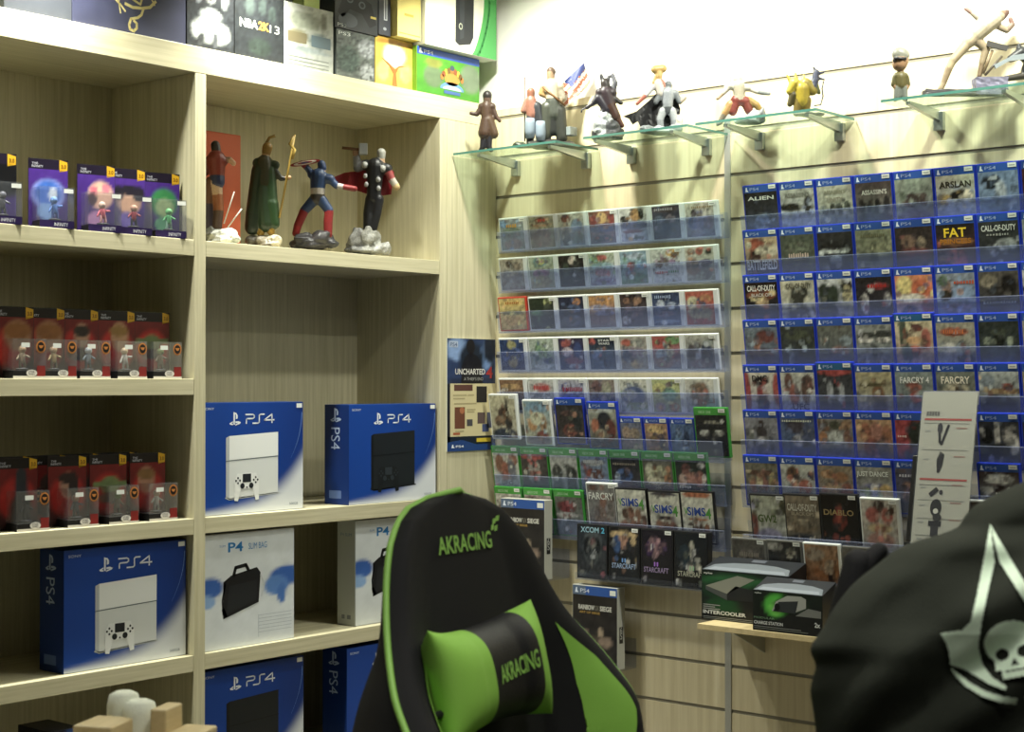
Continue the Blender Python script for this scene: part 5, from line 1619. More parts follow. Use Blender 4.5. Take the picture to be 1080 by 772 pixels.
# ------------------------------------------------------------------ glass shelves
zg = on_x(763, 143.4, XW - .004).z
XG = XW - .252
GS = 'glass shelves along the top of the slatted wall'
SH = [(477, 586, (546, 620), 'clear glass shelf at the left end, nearest the bookcase'), (615, 724.5, (668, 747.5), 'clear glass shelf, second from the bookcase'),
      (733.5, 861, (803.5, 888), 'clear glass shelf, third from the bookcase'), (929.5, 1100, (993, 1092), 'clear glass shelf at the right end, cut by the view edge')]
GT = .008
yref = on_z(724.5, 131, zg)
GX = []
for i, (pa_, pb_, br, lab) in enumerate(SH):
    def yfr(px):
        d = ray(px, 386)
        return CAM.y + d.y * ((XG - CAM.x) / d.x)
    y0, y1 = yfr(pa_), yfr(pb_)
    if i == 0:
        y0 = min(y0, YF - .006)
    t = thing('glass_shelf', lab, 'glass shelf', (XG, y0, zg), (0, 0, -math.pi / 2), GS)
    L = y0 - y1
    m = MB(); m.box(0, L, 0.0015, .2445, 0, GT); m.build('glass_pane', M['glass'], t)
    m = MB(); m.box(0, L, 0, .0015, 0, GT); m.build('front_edge', M['glass_edge'], t)
    m = MB(); m.box(L, L + .0012, 0, .246, 0, GT); m.build('side_edge', M['glass_edge'], t)
    for bx in br:
        d = ray(bx, 386)
        yb2 = CAM.y + d.y * ((XW - CAM.x) / d.x)
        lx = y0 - yb2
        m = MB()
        m.box(lx - .016, lx + .016, .232, .251, -.062, -.004, bev=.002)
        m.add([(lx - .007, .235, -.0005), (lx + .007, .235, -.0005), (lx + .007, .235, -.034), (lx - .007, .235, -.034),
               (lx - .007, .03, -.0005), (lx + .007, .03, -.0005), (lx + .007, .03, -.010), (lx - .007, .03, -.010)],
              [(0, 1, 2, 3), (7, 6, 5, 4), (0, 4, 5, 1), (2, 6, 7, 3), (1, 5, 6, 2), (3, 7, 4, 0)])
        m.build('bracket', M['chrome'], t)
ZGL = zg + GT + .0006
GG = 'statuettes on the glass shelves'


def gfoot(px, dx=.13):
    d = ray(px, 386)
    x = XW - dx
    return (x, CAM.y + d.y * (x / d.x), ZGL)


f = Fig('statuette in long brown coat and cap, alone on the left glass shelf', 'statuette', GG, gfoot(513, .19))
fy = f.py
o_ = fy - 152


def sh_(txt, dy):
    out = []
    for q in txt.split('|'):
        a = q.split(',')
        a[1] = str(float(a[1]) + dy)
        if len(a) >= 7 and not any(c in a[4] for c in 'abcdef') or len(a) > 7:
            a[4] = str(float(a[4]) + dy)
        out.append(','.join(a))
    return '|'.join(out)


f.body(sh_('514,96,4.6,514,98,4.4,5c483c|514,92,5,514,93,5,2c2624|508,104,4,519,104,4,4c3a30|513,104,6,513,118,5.5,503c30|513,118,6,511,132,7,4c382c|515,118,6,521,133,5,54402f|508,104,3,503,112,2.6,4c3a30|503,112,2.6,497,111,2.2,54423a|519,104,3,523,114,2.6,4c3a30|523,114,2.4,527,119,2,5c463a|510,132,3.4,509,146,3,26242a|516,132,3.4,516,146,3,26242a|509,147,3,507,150,2.4,201e1e|516,147,3,518,150,2.4,201e1e', o_))
f = Fig('statuette group of a rifleman with a striped flag and a smaller figure by barrels', 'statuette', GG, gfoot(574, .14))
o_ = f.py - 147
f.body(sh_('581,68,4.5,581,74,4.2,a08468|581,66,4.4,582,67,4.4,5c4838|574,82,5,590,83,5,c4b8a0|582,82,8,583,98,7.5,c0b49c|583,98,8,584,112,8,4c5048|577,105,7,575,134,6,46493f|590,108,7,593,136,6,3a3c36|583,112,6,583,130,5,2c2e2c|574,82,4,571,90,3.4,b0905c|571,90,3.4,580,94,3,b89868|590,83,4,594,95,3.4,a8a090|594,95,3.4,588,102,3,94846c|578,128,4,577,144,4,26282a|590,130,4,591,144,4,26282a', o_))
f.body(sh_('560,88,4.4,560,92,4.2,8c5c48|560,98,6,561,112,6,9c6c5c|566,104,6,569,120,6,34363a|555,98,3,552,108,3,a07464|560,112,5,559,142,4,4c4c50', o_), 'small_figure')
f.rod('rifle', [(572, 84 + o_, -7), (596, 104 + o_, -7)], 1.3, '6c4c2c')
f.rod('flag_pole', [(594, 108 + o_, 5), (606, 82 + o_, 5), (617.5, 54 + o_, 5)], .6, '8c8478')


def flagcol(x, y):
    y -= o_
    ax, ay = 616 - 587, 57 - 84
    # along the stripes: from the hoist (upper left edge) down to lower left
    ux, uy = x - 601, y - 70
    t = (ux * .80 + uy * .60)
    s_ = (-ux * .60 + uy * .80)
    if s_ < 8 and t < 9:
        return '3a4478'
    return 'b06c54' if int((t + 40) / 3.1) % 2 else 'e8dccc'


f.sheet('flag', [(616, 57 + o_), (603, 68 + o_), (588, 83 + o_), (590, 92 + o_), (594, 107 + o_), (604, 97 + o_), (613, 88 + o_), (624, 79 + o_), (620, 68 + o_)], 'e8dccc', 5, .8, 1.8, flagcol)
f.rod('second_pole', [(553.5, 72 + o_, 2), (553.5, 140 + o_, 2)], .7, '5c5048')
m = MB()
for cx, cy in ((559, 127), (570, 130)):
    m.lathe([(4.8 * f.k, -11 * f.k), (5.6 * f.k, -4 * f.k), (5.8 * f.k, 0), (5.6 * f.k, 5 * f.k), (4.8 * f.k, 10 * f.k)], 14, hexc('7c8894'), Matrix.Translation(f.P(cx, cy + o_, -5)))
m.build('barrel', M['resin'], f.o, True)
m = MB(); m.box(-6 * f.k, 6 * f.k, -4 * f.k, 4 * f.k, -4.5 * f.k, 4.5 * f.k, hexc('7c8484'), Matrix.Translation(f.P(602, 130 + o_, 0)), bev=.5 * f.k); m.build('crate', M['resin'], f.o)
f.rocks(sh_('550,146,12,5,2c3426|566,145,14,5,34342f|584,144,14,6,2c2a28|598,145,12,5,3a3834|576,147,24,4,2a2a28', o_))

f = Fig('statuette of a dark hooded climber crouching on a snowy rock', 'statuette', GG, gfoot(642, .13))
o_ = f.py - 136.5
f.body(sh_('638,76,5,639,80,5,3a3432|633,86,5,646,86,5,3c3438|639,86,7,643,98,6,40343a|643,98,6,650,112,5,4c342c|632,92,5,640,104,5,34303a|650,112,4,656,121,2.6,5c3a30|632,88,3.6,626,97,3,2c2a30|626,97,2.6,619,102,2.2,383438|646,86,3.4,649,76,2.8,44444c|649,76,2.6,646,67,2,74747c|648,92,3,655,97,2.4,3c3838|638,104,4,632,112,3.6,2a2a2e|636,74,2.6,634,68,2,3c3c40|641,74,2.4,642,69,1.8,44444a', o_))
f.rod('hook_blade', [(620, 101 + o_), (614, 104 + o_), (613, 107 + o_)], .9, '4c4c50')
f.rocks(sh_('634,124,9,13,8c9090|645,124,10,11,3c3e40|632,113,7,8,d0d4d4|640,114,8,7,aab0b0|652,130,7,8,2c2e30|638,132,14,7,54585a|628,131,5,7,34363a', o_), jit=.3)

f = Fig('statuette of a grey armoured fighter with scalloped black cape and blond rider', 'statuette', GG, gfoot(698, .13))
o_ = f.py - 131
f.body(sh_('705,82,4,705,79,4.2,6c7074|697,88,4,712,88,4,8c9094|704,88,7,704,100,6,9a9ea4|704,100,5.5,704,106,5,4c5054|699,107,4.5,696,116,4,a8acb0|696,116,4,697,127,3.6,8c9094|709,107,4.5,711,116,4,b0b4b8|711,116,4,711,127,3.6,90949a|712,88,3.6,717,97,3,7c8084|717,97,3,722,93,2.4,b0a498|697,88,3.4,692,97,3,7c8084', o_))
f.body(sh_('695,66,4.2,695,70,4,c8a870|691,63,4.5,699,62,4.5,b8985c|694,78,5,697,88,5,c8c0b8|690,80,3,681,90,2.6,c8c4c8|681,90,2.6,672,99,2,b06858|698,76,3,704,84,2.6,a87868|693,70,3.2,690,78,3,b08c54', o_), 'rider')
f.sheet('cape', [(694, 86 + o_), (684, 96 + o_), (672, 106 + o_), (657, 112 + o_), (664, 114 + o_), (668, 120 + o_), (673, 117 + o_), (677, 125 + o_), (684, 121 + o_), (690, 127 + o_), (700, 124 + o_), (708, 127 + o_), (716, 122 + o_), (718, 104 + o_), (712, 88 + o_)], '161618', 5, 1.4, 1.6)
f.rocks(sh_('682,127,11,5,6c7072|698,127,12,4.5,a8acae|713,126,9,5,8c9092|698,130,20,3,4c5052|716,119,5,9,b4b0a4', o_))

f = Fig('statuette crouching with outstretched arms, dark red skirt, on the third glass shelf', 'statuette', GG, gfoot(784, .13))
o_ = f.py - 121
f.body(sh_('778,74,5,778,77,4.4,b8b4a4|778,70,3,777,68,1.6,c8c8bc|770,81,4,789,83,4,c0bcac|779,81,7,780,94,6,b0a894|776,96,5.5,786,97,5.5,7c3c34|776,98,5,773,108,4.5,783830|786,98,5,790,107,4.5,74382f|770,100,4,764,110,3.6,a07c4c|764,110,3.4,760,118,2.8,6c6454|760,119,2.8,757,121,2.2,8c8c84|790,96,4,798,101,3.8,a08450|798,101,3.6,803,108,3,94783c|770,81,3,763,88,2.6,c0b8a8|763,88,2.4,757,94,2,b49c84|789,83,3,799,87,2.8,ccc8bc|799,87,2.8,811,89,2.2,8c9090', o_))
f.rocks(sh_('782,118,9,5,c8ccca|795,114,11,8,84888a|803,112,6,9,6c7072|788,119,18,3,aab0ae', o_))

f = Fig('statuette of a spiky gold creature with blue plumes and a curved bow', 'statuette', GG, gfoot(853, .13))
o_ = f.py - 106.5
f.body(sh_('846,78,8,846,90,7,a89434|838,72,6,833,80,4,b8a440|850,72,6,857,80,5,8c7c30|834,70,2.5,830,63,1,b8a448|840,68,2.5,839,61,1,a08c38|846,70,2.5,848,63,1,c0ac50|843,90,5,840,103,4,6c5c28|851,90,5,850,103,4,7c6a2c|836,84,4,833,94,3,4c4424|857,78,4,860,68,4,44485c|860,68,4,861,60,3,30344c|861,60,2,858,55,1,2c3044|862,62,2,869,60,1,30344c|861,66,2,870,68,1,3c4058|860,72,3,864,82,2,5c603c', o_))
f.rod('bow', [(868, 70 + o_, -3), (866.5, 78 + o_, -3), (867.5, 86 + o_, -3), (865, 95 + o_, -3), (858, 96 + o_, -3)], .8, '3c3c40')
f.rocks(sh_('843,104.5,8,3,6c685c|853,105,14,2.6,3a3a3a|864,105,7,2.6,34343a', o_))

f = Fig('bobblehead statuette of a soldier in olive shirt and grey trousers', 'statuette', GG, gfoot(950, .19))
o_ = f.py - 99.5
f.body(sh_('949,60,8,950,57,8.4,a88464|949,50,8,951,51,8.2,8c8c80|942,57,2,946,55,2,3c3430,-5|951,66,2.6,950,70,2.6,8c6c50|946,73,4,954,73,4,5c5634|950,74,6,950,82,5.6,605834|944,74,2.8,942,82,2.4,58522f|942,82,2.2,945,86,2.2,a88464|956,74,2.8,958,82,2.4,58522f|958,82,2.2,956,86,2.2,a88464|947,86,4,946,95,3.6,70746c|953,86,4,954,95,3.6,747870|946,96,3.2,944,98,2.4,2c2a28|954,96,3.2,955,98,2.4,2c2a28', o_))
f.rod('goggles', [(942, 55 + o_, -6), (947, 56 + o_, -9), (954, 56 + o_, -8)], 1.4, '26262a')

f = Fig('tall bone coloured leaning statuette lunging over weapons, right end glass shelf', 'statuette', GG, gfoot(1026, .14))
o_ = f.py - 93
f.body(sh_('992,86,3,995,80,3,9c8c70|995,80,3,1001,64,4,8c7a60|1001,64,4,1005,56,4,a89878|1005,56,4.5,1022,36,6,a8987c|1022,36,7,1030,28,8,b4a48a|1030,28,9,1038,20,10,b4a890|1038,20,10,1048,13,9,bcb09a|1048,13,8,1054,10,6,b0a288|1054,8,4,1058,6,3.6,8c7660|1058,10,3.4,1062,5,3.2,6c5044|1034,12,4,1026,6,3,b8ac98|1026,6,2.6,1019,1,2.4,a8887c|1050,18,4,1062,24,3.4,a89880|1062,24,3.4,1068,18,3,8c7868|1068,18,2.8,1066,12,2.4,8c6c60|1030,34,6,1040,44,4.4,a4947a|1040,44,4.4,1036,58,3.6,94846a|1036,58,3,1033,72,2.6,7c6a52', o_))
f.rod('weapon_grip', [(1036, 70 + o_, -3), (1046, 46 + o_, -3)], 1.6, '6c5c44')
f.rod('weapon_grip', [(1038, 72 + o_, -3), (1056, 52 + o_, -3)], 1.4, '4c4438')
f.sheet('weapon_stock', [(1040, 36 + o_), (1062, 42 + o_), (1060, 47 + o_), (1039, 42 + o_)], '3c3a38', -4, 3)
f.sheet('weapon_barrel', [(1046, 62 + o_), (1066, 52 + o_), (1078, 50 + o_), (1079, 56 + o_), (1062, 58 + o_), (1048, 66 + o_)], '7c8488', -5, 3)
f.body(sh_('1066,54,4,1078,48,7,2a2c2e|1078,48,7,1090,56,9,24282a|1075,40,2.5,1074,46,3,2c2e30|1090,56,9,1084,66,7,26282a|1056,76,3,1080,72,4,3c382f', o_), 'fallen_figure')
m = MB()
for x0, x1, y0, y1, c in ((974.5, 1031, 87.5, 93, '4c4a4c'), (1027.5, 1061, 74.5, 93, '6c6a7c')):
    a = f.P(x0, y1 + o_, 0); b_ = f.P(x1, y0 + o_, 0)
    nx = int((x1 - x0) / 2)
    L_ = (x1 - x0) * f.k; H_ = (y1 - y0) * f.k
    bm = bmesh.new(); bmesh.ops.create_cube(bm, size=1)
    bmesh.ops.subdivide_edges(bm, edges=bm.edges[:], cuts=6, use_grid_fill=True)
    bm.verts.index_update()
    vs = []
    for v in bm.verts:
        c_ = f.P((x0 + x1) / 2, (y0 + y1) / 2 + o_, 0) + RGT * (v.co.x * L_) + AWAY * (v.co.y * 16 * f.k) + Vector((0, 0, v.co.z * H_))
        if v.co.z > -.49:
            c_ += Vector((random.uniform(-1, 1), random.uniform(-1, 1), random.uniform(-1, 1))) * .5 * f.k
        c_.z = max(c_.z, .0006)
        vs.append(c_)
    fs = [[v.index for v in q.verts] for q in bm.faces]
    for q in fs:
        cc = hexc(c)
        j = random.uniform(.7, 1.35)
        m.add([vs[i] for i in q], [tuple(range(len(q)))], tuple(min(1, k * j) for k in cc))
    bm.free()
m.build('plinth', M['resin'], f.o)


# ------------------------------------------------------------------ gaming chair
PSI = R(6)
RHO = R(11)
BW, BZ0, BLEN = 0.0, 0.49, 0.84
top = at_depth(478, 524, 2.66)
chair = thing('gaming_chair', 'black gaming chair with lime green patches and pillow, in front of the shelves', 'chair')
chair.rotation_euler = (0, 0, PSI)
# top centre in chair axes is (0, +BLEN*sin(rho), BZ0+BLEN*cos(rho))
off = Vector((math.cos(PSI) * 0 - math.sin(PSI) * BLEN * math.sin(RHO), math.cos(PSI) * BLEN * math.sin(RHO), 0))
chair.location = (top.x - off.x, top.y - off.y, 0)
print('chair top z wanted', top.z, 'got', BZ0 + BLEN * math.cos(RHO))


def bk(x, f_, s):
    return Vector((x, -(f_ * math.cos(RHO) - s * math.sin(RHO)), BZ0 + s * math.cos(RHO) + f_ * math.sin(RHO)))


def interp(tab, s):
    return [float(np.interp(s, _gs, c)) for c in _cols]


#        s      W     B     T    back width
CT0 = [(0.00, .235, .075, .085, .95), (.14, .265, .095, .085, .95), (.30, .300, .124, .080, .95), (.45, .312, .116, .070, .92), (.54, .290, .070, .060, .84), (.615, .246, .036, .052, .76),
       (.67, .222, .024, .050, .72), (.72, .202, .018, .050, .70), (.77, .174, .012, .046, .68), (.805, .138, .006, .040, .66), (.826, .098, .000, .032, .66), (.838, .052, -.006, .024, .66), (.843, .004, -.012, .014, .7)]
_gs = np.linspace(0, .843, 600)
_cols = []
for q in range(1, 5):
    y_ = np.interp(_gs, [r_[0] for r_ in CT0], [r_[q] for r_ in CT0])
    pad = 34
    e_ = np.concatenate([np.full(pad, y_[0]), y_, np.full(pad, y_[-1])])
    sm_ = np.convolve(e_, np.hanning(2 * pad + 1) / np.hanning(2 * pad + 1).sum(), 'valid')
    wt = np.clip((.79 - _gs) / .05, 0, 1)
    _cols.append(sm_ * wt + y_ * (1 - wt))
CT = None


def front(x, s):
    W, B, T, Q = interp(CT, s)
    u = min(1.0, abs(x) / W)
    a = 0.012 * (1 - u * u) if s > .4 else 0.006 * (1 - u * u)
    t = min(1, max(0, (u - .50) / .40))
    b = B * (t * t * (3 - 2 * t))
    e = max(0, (u - .90) / .10)
    return a + b - .022 * e * e * min(1, W / .1)


def ring(s, n=130):
    W, B, T, Q = interp(CT, s)
    pts = []
    for i in range(n + 1):
        u = -1 + 2 * i / n
        u = math.copysign(abs(u) ** .85, u)
        pts.append((u * W, front(u * W, s), abs(u), 'f', u))
    fr = pts[-1][1]
    nb = 10
    for i in range(1, nb):
        t = i / nb
        pts.append((W * (1 - (1 - Q) * t ** 1.3 + .02 * math.sin(math.pi * t)), fr + (-T - fr) * t, 1, 's', 1))
    for i in range(0, 21):
        u = 1 - 2 * i / 20
        pts.append((Q * W * u, -T - .018 * (1 - u * u), 1, 'b', u))
    for i in range(nb - 1, 0, -1):
        t = i / nb
        pts.append((-W * (1 - (1 - Q) * t ** 1.3 + .02 * math.sin(math.pi * t)), fr + (-T - fr) * t, 1, 's', -1))
    return pts


WING = [(.735, .60), (.675, .49), (.665, .44), (.765, .375), (.66, .22), (.75, .22), (.865, .43), (.82, .53)]


def inpoly(x, y, P):
    c = False
    for (x0, y0), (x1, y1) in zip(P, P[1:] + P[:1]):
        if (y0 > y) != (y1 > y) and x < (x1 - x0) * (y - y0) / (y1 - y0) + x0:
            c = not c
    return c


NS = 290
S_ = [BLEN * 1.0036 * (1 - (1 - i / NS) ** 1.25) for i in range(NS + 1)]
S_ = [min(.843, q) for q in S_]
rings = [ring(s) for s in S_]
NR = len(rings[0])
V = [bk(p[0], p[1], s) for s, rg_ in zip(S_, rings) for p in rg_]
parts = {'black': [], 'L': [], 'R': []}
for i in range(NS):
    for k in range(NR):
        k2 = (k + 1) % NR
        p = rings[i][k]; q = rings[i][k2]
        key = 'black'
        parts[key].append((i * NR + k, i * NR + k2, (i + 1) * NR + k2, (i + 1) * NR + k))
parts['black'].append(tuple(range(NR))[::-1])
parts['black'].append(tuple(NS * NR + k for k in range(NR)))


def submesh(fs, name, mat):
    used = sorted({i for f in fs for i in f})
    mp = {j: i for i, j in enumerate(used)}
    m = MB(); m.v = [V[j] for j in used]; m.f = [tuple(mp[j] for j in f) for f in fs]; m.c = [None] * len(fs)
    return m.build(name, M[mat], chair, True)


submesh(parts['black'], 'backrest', 'black_fab')
for sx in (-1, 1):
    bm = bmesh.new()
    bm.faces.new([bm.verts.new((u, s, 0)) for u, s in WING])
    bmesh.ops.triangulate(bm, faces=bm.faces[:])
    for _ in range(4):
        bmesh.ops.subdivide_edges(bm, edges=bm.edges[:], cuts=1, use_grid_fill=True)
        bmesh.ops.triangulate(bm, faces=[f for f in bm.faces if len(f.verts) > 3])
    bm.verts.index_update()
    vv = []
    for v in bm.verts:
        W = interp(CT, v.co.y)[0]
        x = sx * v.co.x * W
        vv.append(bk(x, front(x, v.co.y) + .0035, v.co.y))
    m = MB()
    m.add(vv, [[v.index for v in f.verts] for f in bm.faces])
    bm.free()
    w_ = m.build('wing_panel', M['green_fab'], chair, True)
    w_['label'] = 'lime green side panel'
# piping round the front rim
path = []
for s in [i / 60 * .838 for i in range(61)]:
    W, B, T, Q = interp(CT, s)
    path.append(bk(-W * 1.004, front(W, s) + .001, s))
path.append(bk(0, front(0, .843) + .002, .8445))
rp = []
for s in [i / 60 * .838 for i in range(61)]:
    W, B, T, Q = interp(CT, s)
    rp.append(bk(W * 1.004, front(W, s) + .001, s))
m = MB(); m.tube(path + rp[::-1], .0055, 8); pp = m.build('piping', M['green_pipe'], chair, True); pp['label'] = 'lime green piping'


def on_chair_text(t, cx, cs, w, h, mat, name, lift=.003, bold=.02, shear=.18):
    v, f_ = text_geo(t, bold)
    m = MB()
    bm = bmesh.new()
    vs = [bm.verts.new((a + shear * b * h / w * .4, b, 0)) for a, b in v]
    for q in f_:
        try:
            bm.faces.new([vs[i] for i in q])
        except ValueError:
            pass
    r = bmesh.ops.subdivide_edges(bm, edges=[e for e in bm.edges if e.calc_length() > .15], cuts=2)
    bmesh.ops.triangulate(bm, faces=bm.faces[:])
    bm.verts.index_update()
    vv = []
    for p in bm.verts:
        x = cx - w / 2 + p.co.x * w
        s = cs - h / 2 + p.co.y * h
        vv.append(bk(x, front(x, s) + lift, s))
    m.add(vv, [[p.index for p in q.verts] for q in bm.faces])
    bm.free()
    # small checker flag at the upper right of the word
    if name == 'headrest_lettering':
        for i, (dx, ds) in enumerate(((.004, .006), (.012, .016), (.014, .004), (.022, .020))):
            x0, s0 = cx + w / 2 + dx, cs + h / 2 + ds - .006
            q = [(x0, s0), (x0 + .009, s0 + .001), (x0 + .013, s0 + .010), (x0 + .004, s0 + .009)]
            m.add([bk(x, front(x, s) + lift, s) for x, s in q], [(0, 1, 2, 3)])
    o = m.build(name, M[mat], chair)
    return o


hl = on_chair_text('AKRACING', -.006, .757, .150, .029, 'green_pipe', 'headrest_lettering')
hl['label'] = 'lime green lettering'
# lower guide slots of the headrest
for sx in (-1, 1):
    m = MB()
    for a in range(2):
        m.add([bk(sx * .075 + x, front(sx * .075 + x, .545 + y) + .002 + a * .004, .545 + y) for x, y in ((-.03, -.018), (.03, -.012), (.034, .012), (-.034, .018))], [(0, 1, 2, 3)])
    m.build('slot_trim', M['black_pl'], chair)


# lumbar pillow
def pillow():
    W2, H2, T2 = .144, .092, .056
    cx, cs = -.065, .545
    rot = R(3)
    endL, endR, band = MB(), MB(), MB()
    nu, nv = 48, 24
    def pt(u, v, sd):
        # u,v in -1..1 over a cushion with drawn corners
        pin = 1 - .10 * (1 - abs(u) ** 2.0) * 0
        x = u * W2 * (1 - .05 * (1 - v * v) * abs(u) ** 3)
        y = v * H2 * (1 - .16 * (1 - u * u)) * (1 + .04 * abs(u) ** 4)
        th = T2 * (max(0, 1 - abs(u) ** 3.2) ** .5) * (max(0, 1 - abs(v) ** 3.0) ** .55)
        bulge = 1 + .18 * math.cos(u * math.pi * 1.6) * -1 * (abs(u) > .42) * .6
        xx = x * math.cos(rot) - y * math.sin(rot)
        yy = x * math.sin(rot) + y * math.cos(rot)
        f0 = .040 + .03 * abs(u) ** 2.2
        return bk(cx + xx, f0 + sd * th * bulge, cs + yy)
    for sd in (1, -1):
        for i in range(nu):
            for j in range(nv):
                us = [-1 + 2 * q / nu for q in (i, i + 1)]
                vs = [-1 + 2 * q / nv for q in (j, j + 1)]
                us = [math.sin(q * math.pi / 2) for q in us]
                vs = [math.sin(q * math.pi / 2) for q in vs]
                q = [pt(us[0], vs[0], sd), pt(us[1], vs[0], sd), pt(us[1], vs[1], sd), pt(us[0], vs[1], sd)]
                if sd < 0:
                    q = q[::-1]
                um = (us[0] + us[1]) / 2
                tgt = band if -.22 < um < .66 else (endL if um < 0 else endR)
                tgt.add(q, [(0, 1, 2, 3)])
    def weld(mbx):
        bm = bmesh.new()
        vs = [bm.verts.new(p) for p in mbx.v]
        for f_ in mbx.f:
            bm.faces.new([vs[i] for i in f_])
        bmesh.ops.remove_doubles(bm, verts=bm.verts[:], dist=1e-5)
        bm.verts.index_update()
        o = MB(); o.add([v.co.copy() for v in bm.verts], [[v.index for v in f_.verts] for f_ in bm.faces])
        bm.free()
        return o
    e = weld(band).build('lumbar_pillow', M['black_lea'], chair, True)
    for q in (endL, endR):
        b = weld(q).build('pillow_end', M['green_fab'], e, True)
        b['label'] = 'lime green pillow end'
    v, f_ = text_geo('AKRACING', .02)
    m = MB()
    out = []
    for a, c in v:
        u = -.12 + .70 * a
        vv = -.20 + .36 * c + .10 * a
        p = pt(u, vv, 1)
        p2 = pt(u + .01, vv, 1); p3 = pt(u, vv + .01, 1)
        n = (p2 - p).cross(p3 - p).normalized()
        out.append(p + n * .0025)
    m.add(out, f_)
    l = m.build('pillow_lettering', M['green_pipe'], e)
    l['label'] = 'lime green lettering'
    m = MB()
    m.tube([pt(-.93, -.35, 0), bk(-.232, .030, .50), bk(-.262, .045, .505)], .007, 6)
    m.build('pillow_strap', M['black_pl'], e, True)


pillow()
# seat and stand (below the frame)
m = MB(); m.box(-.25, .25, -.48, .02, .42, .53, bev=.035); m.build('seat', M['black_fab'], chair, True)
for sx in (-1, 1):
    m = MB(); m.box(sx * .285 - .06, sx * .285 + .06, -.47, .0, .43, .57, bev=.035)
    q = m.build('seat_bolster', M['green_fab'], chair, True); q['label'] = 'lime green seat bolster'
    m = MB(); m.tube([(sx * .27, -.22, .40), (sx * .36, -.22, .42), (sx * .375, -.22, .55), (sx * .37, -.22, .63)], .02, 10)
    m.build('armrest_post', M['black_pl'], chair, True)
    m = MB(); m.box(sx * .37 - .045, sx * .37 + .045, -.36, -.08, .63, .66, bev=.012); m.build('armrest_pad', M['black_pl'], chair, True)
m = MB(); m.lathe([(.026, .10), (.026, .25), (.02, .25), (.02, .42)], 16, None, Matrix.Translation((0, -.23, 0))); m.build('gas_lift', M['black_pl'], chair, True)
for k in range(5):
    a = math.pi * 2 * k / 5 + .3
    m = MB(); m.tube([(0, -.23, .14), (.17 * math.cos(a), -.23 + .17 * math.sin(a), .11), (.32 * math.cos(a), -.23 + .32 * math.sin(a), .08)], [.035, .028, .02], 8)
    m.build('base_arm', M['black_pl'], chair, True)
    m = MB(); m.lathe([(.02, -.022), (.03, -.018), (.03, .018), (.02, .022)], 14, None, Matrix.Translation((.32 * math.cos(a), -.23 + .32 * math.sin(a), .031)) @ Matrix.Rotation(a + .8, 4, 'Z') @ Matrix.Rotation(math.pi / 2, 4, 'X'))
    m.build('caster', M['black_pl'], chair, True)

# ------------------------------------------------------------------ dark garment with a pale emblem, lower right
GD = 2.0
XCG = 1128.0
EDGE = [(492, 1104), (500, 1098), (508, 1080), (516, 1060), (524, 1043), (534, 1026), (545, 1017), (556, 1011), (563, 994), (568, 975), (575, 952), (584, 938), (594, 927), (604, 913), (616, 899), (632, 886),
        (648, 875), (664, 867), (676, 858), (684, 853), (692, 856), (702, 862), (714, 857), (728, 854), (745, 857), (775, 861), (830, 864), (900, 866), (980, 866)]


_gy = np.arange(470, 1000, 1.0)
_gx = np.interp(_gy, [q[0] for q in EDGE], [q[1] for q in EDGE])
_k = np.hanning(25) / np.hanning(25).sum()
_gxs = np.convolve(np.concatenate([np.full(12, _gx[0]), _gx, np.full(12, _gx[-1])]), _k, 'valid')
_wt = np.clip((_gy - 560) / 30, 0, 1)
_k2 = np.hanning(9) / np.hanning(9).sum()
_gx2 = np.convolve(np.concatenate([np.full(4, _gx[0]), _gx, np.full(4, _gx[-1])]), _k2, 'valid')
_gxs = _gxs * _wt + _gx2 * (1 - _wt)


def gedge(y):
    return float(np.interp(y, _gy, _gxs))


def gedge_raw(y):
    for (a, xa), (b, xb) in zip(EDGE, EDGE[1:]):
        if y <= b:
            return xa + (xb - xa) * max(0, (y - a) / (b - a))
    return EDGE[-1][1]


def gfold(px, py):
    q = .60 * px + .80 * py
    w1 = noise.noise((px * .006, py * .006, 3.1))
    a = math.sin(q / 11.5 + 2.2 * w1) * (.5 + .5 * noise.noise((px * .010, py * .010, 8.0)))
    b = math.sin(q / 5.2 + 3 * w1 + 1) * .3
    c = noise.noise((px * .02, py * .012, 5.5))
    k = min(1, max(0, (py - 505) / 60))
    return (.017 * a + .004 * b + .014 * c) * k


def gpt(px, py, t=None, back=False):
    half = XCG - gedge(py)
    dd = .15 * min(1, (half / 265)) ** .7 + .01
    u = max(-1, min(1, (px - XCG) / half))
    d = dd * (1 - abs(u) ** 2.3) ** .5
    dep = GD + (.9 * d if back else -d)
    if not back:
        dep += gfold(px, py) * min(1, (1 - abs(u)) * 6)
    return at_depth(px, py, dep) if False else CAM + ray(px, py) * dep


stand = thing('clothes_stand', 'black clothes stand under the dark printed garment', 'stand')
cpos = CAM + ray(XCG, 600) * GD
stand.location = (cpos.x, cpos.y, 0)
m = MB(); m.lathe([(.19, .0), (.19, .012), (.05, .025), (.018, .03)], 28); m.build('base_plate', M['black_pl'], stand, True)
gar = thing('garment', 'dark draped garment printed with a pale pointed emblem and skull, lower right', 'jacket', (cpos.x, cpos.y, .8205))
m = MB()
ys_ = [492 + (980 - 492) * (i / 130) for i in range(131)]
nu = 84
rows = []
for y in ys_:
    half = XCG - gedge(y)
    row = []
    for i in range(nu):
        a = 2 * math.pi * i / nu
        u = -math.cos(a)
        row.append(gpt(XCG + half * u, y, back=math.sin(a) < 0))
    rows.append(row)
inv = Vector((cpos.x, cpos.y, .8205))
vs = [p - inv for r_ in rows for p in r_]
zmin = min(v.z for v in vs)
gar.location = inv
fs = []
for i in range(len(rows) - 1):
    for k in range(nu):
        k2 = (k + 1) % nu
        fs.append((i * nu + k, (i + 1) * nu + k, (i + 1) * nu + k2, i * nu + k2))
fs.append(tuple(range(nu)))
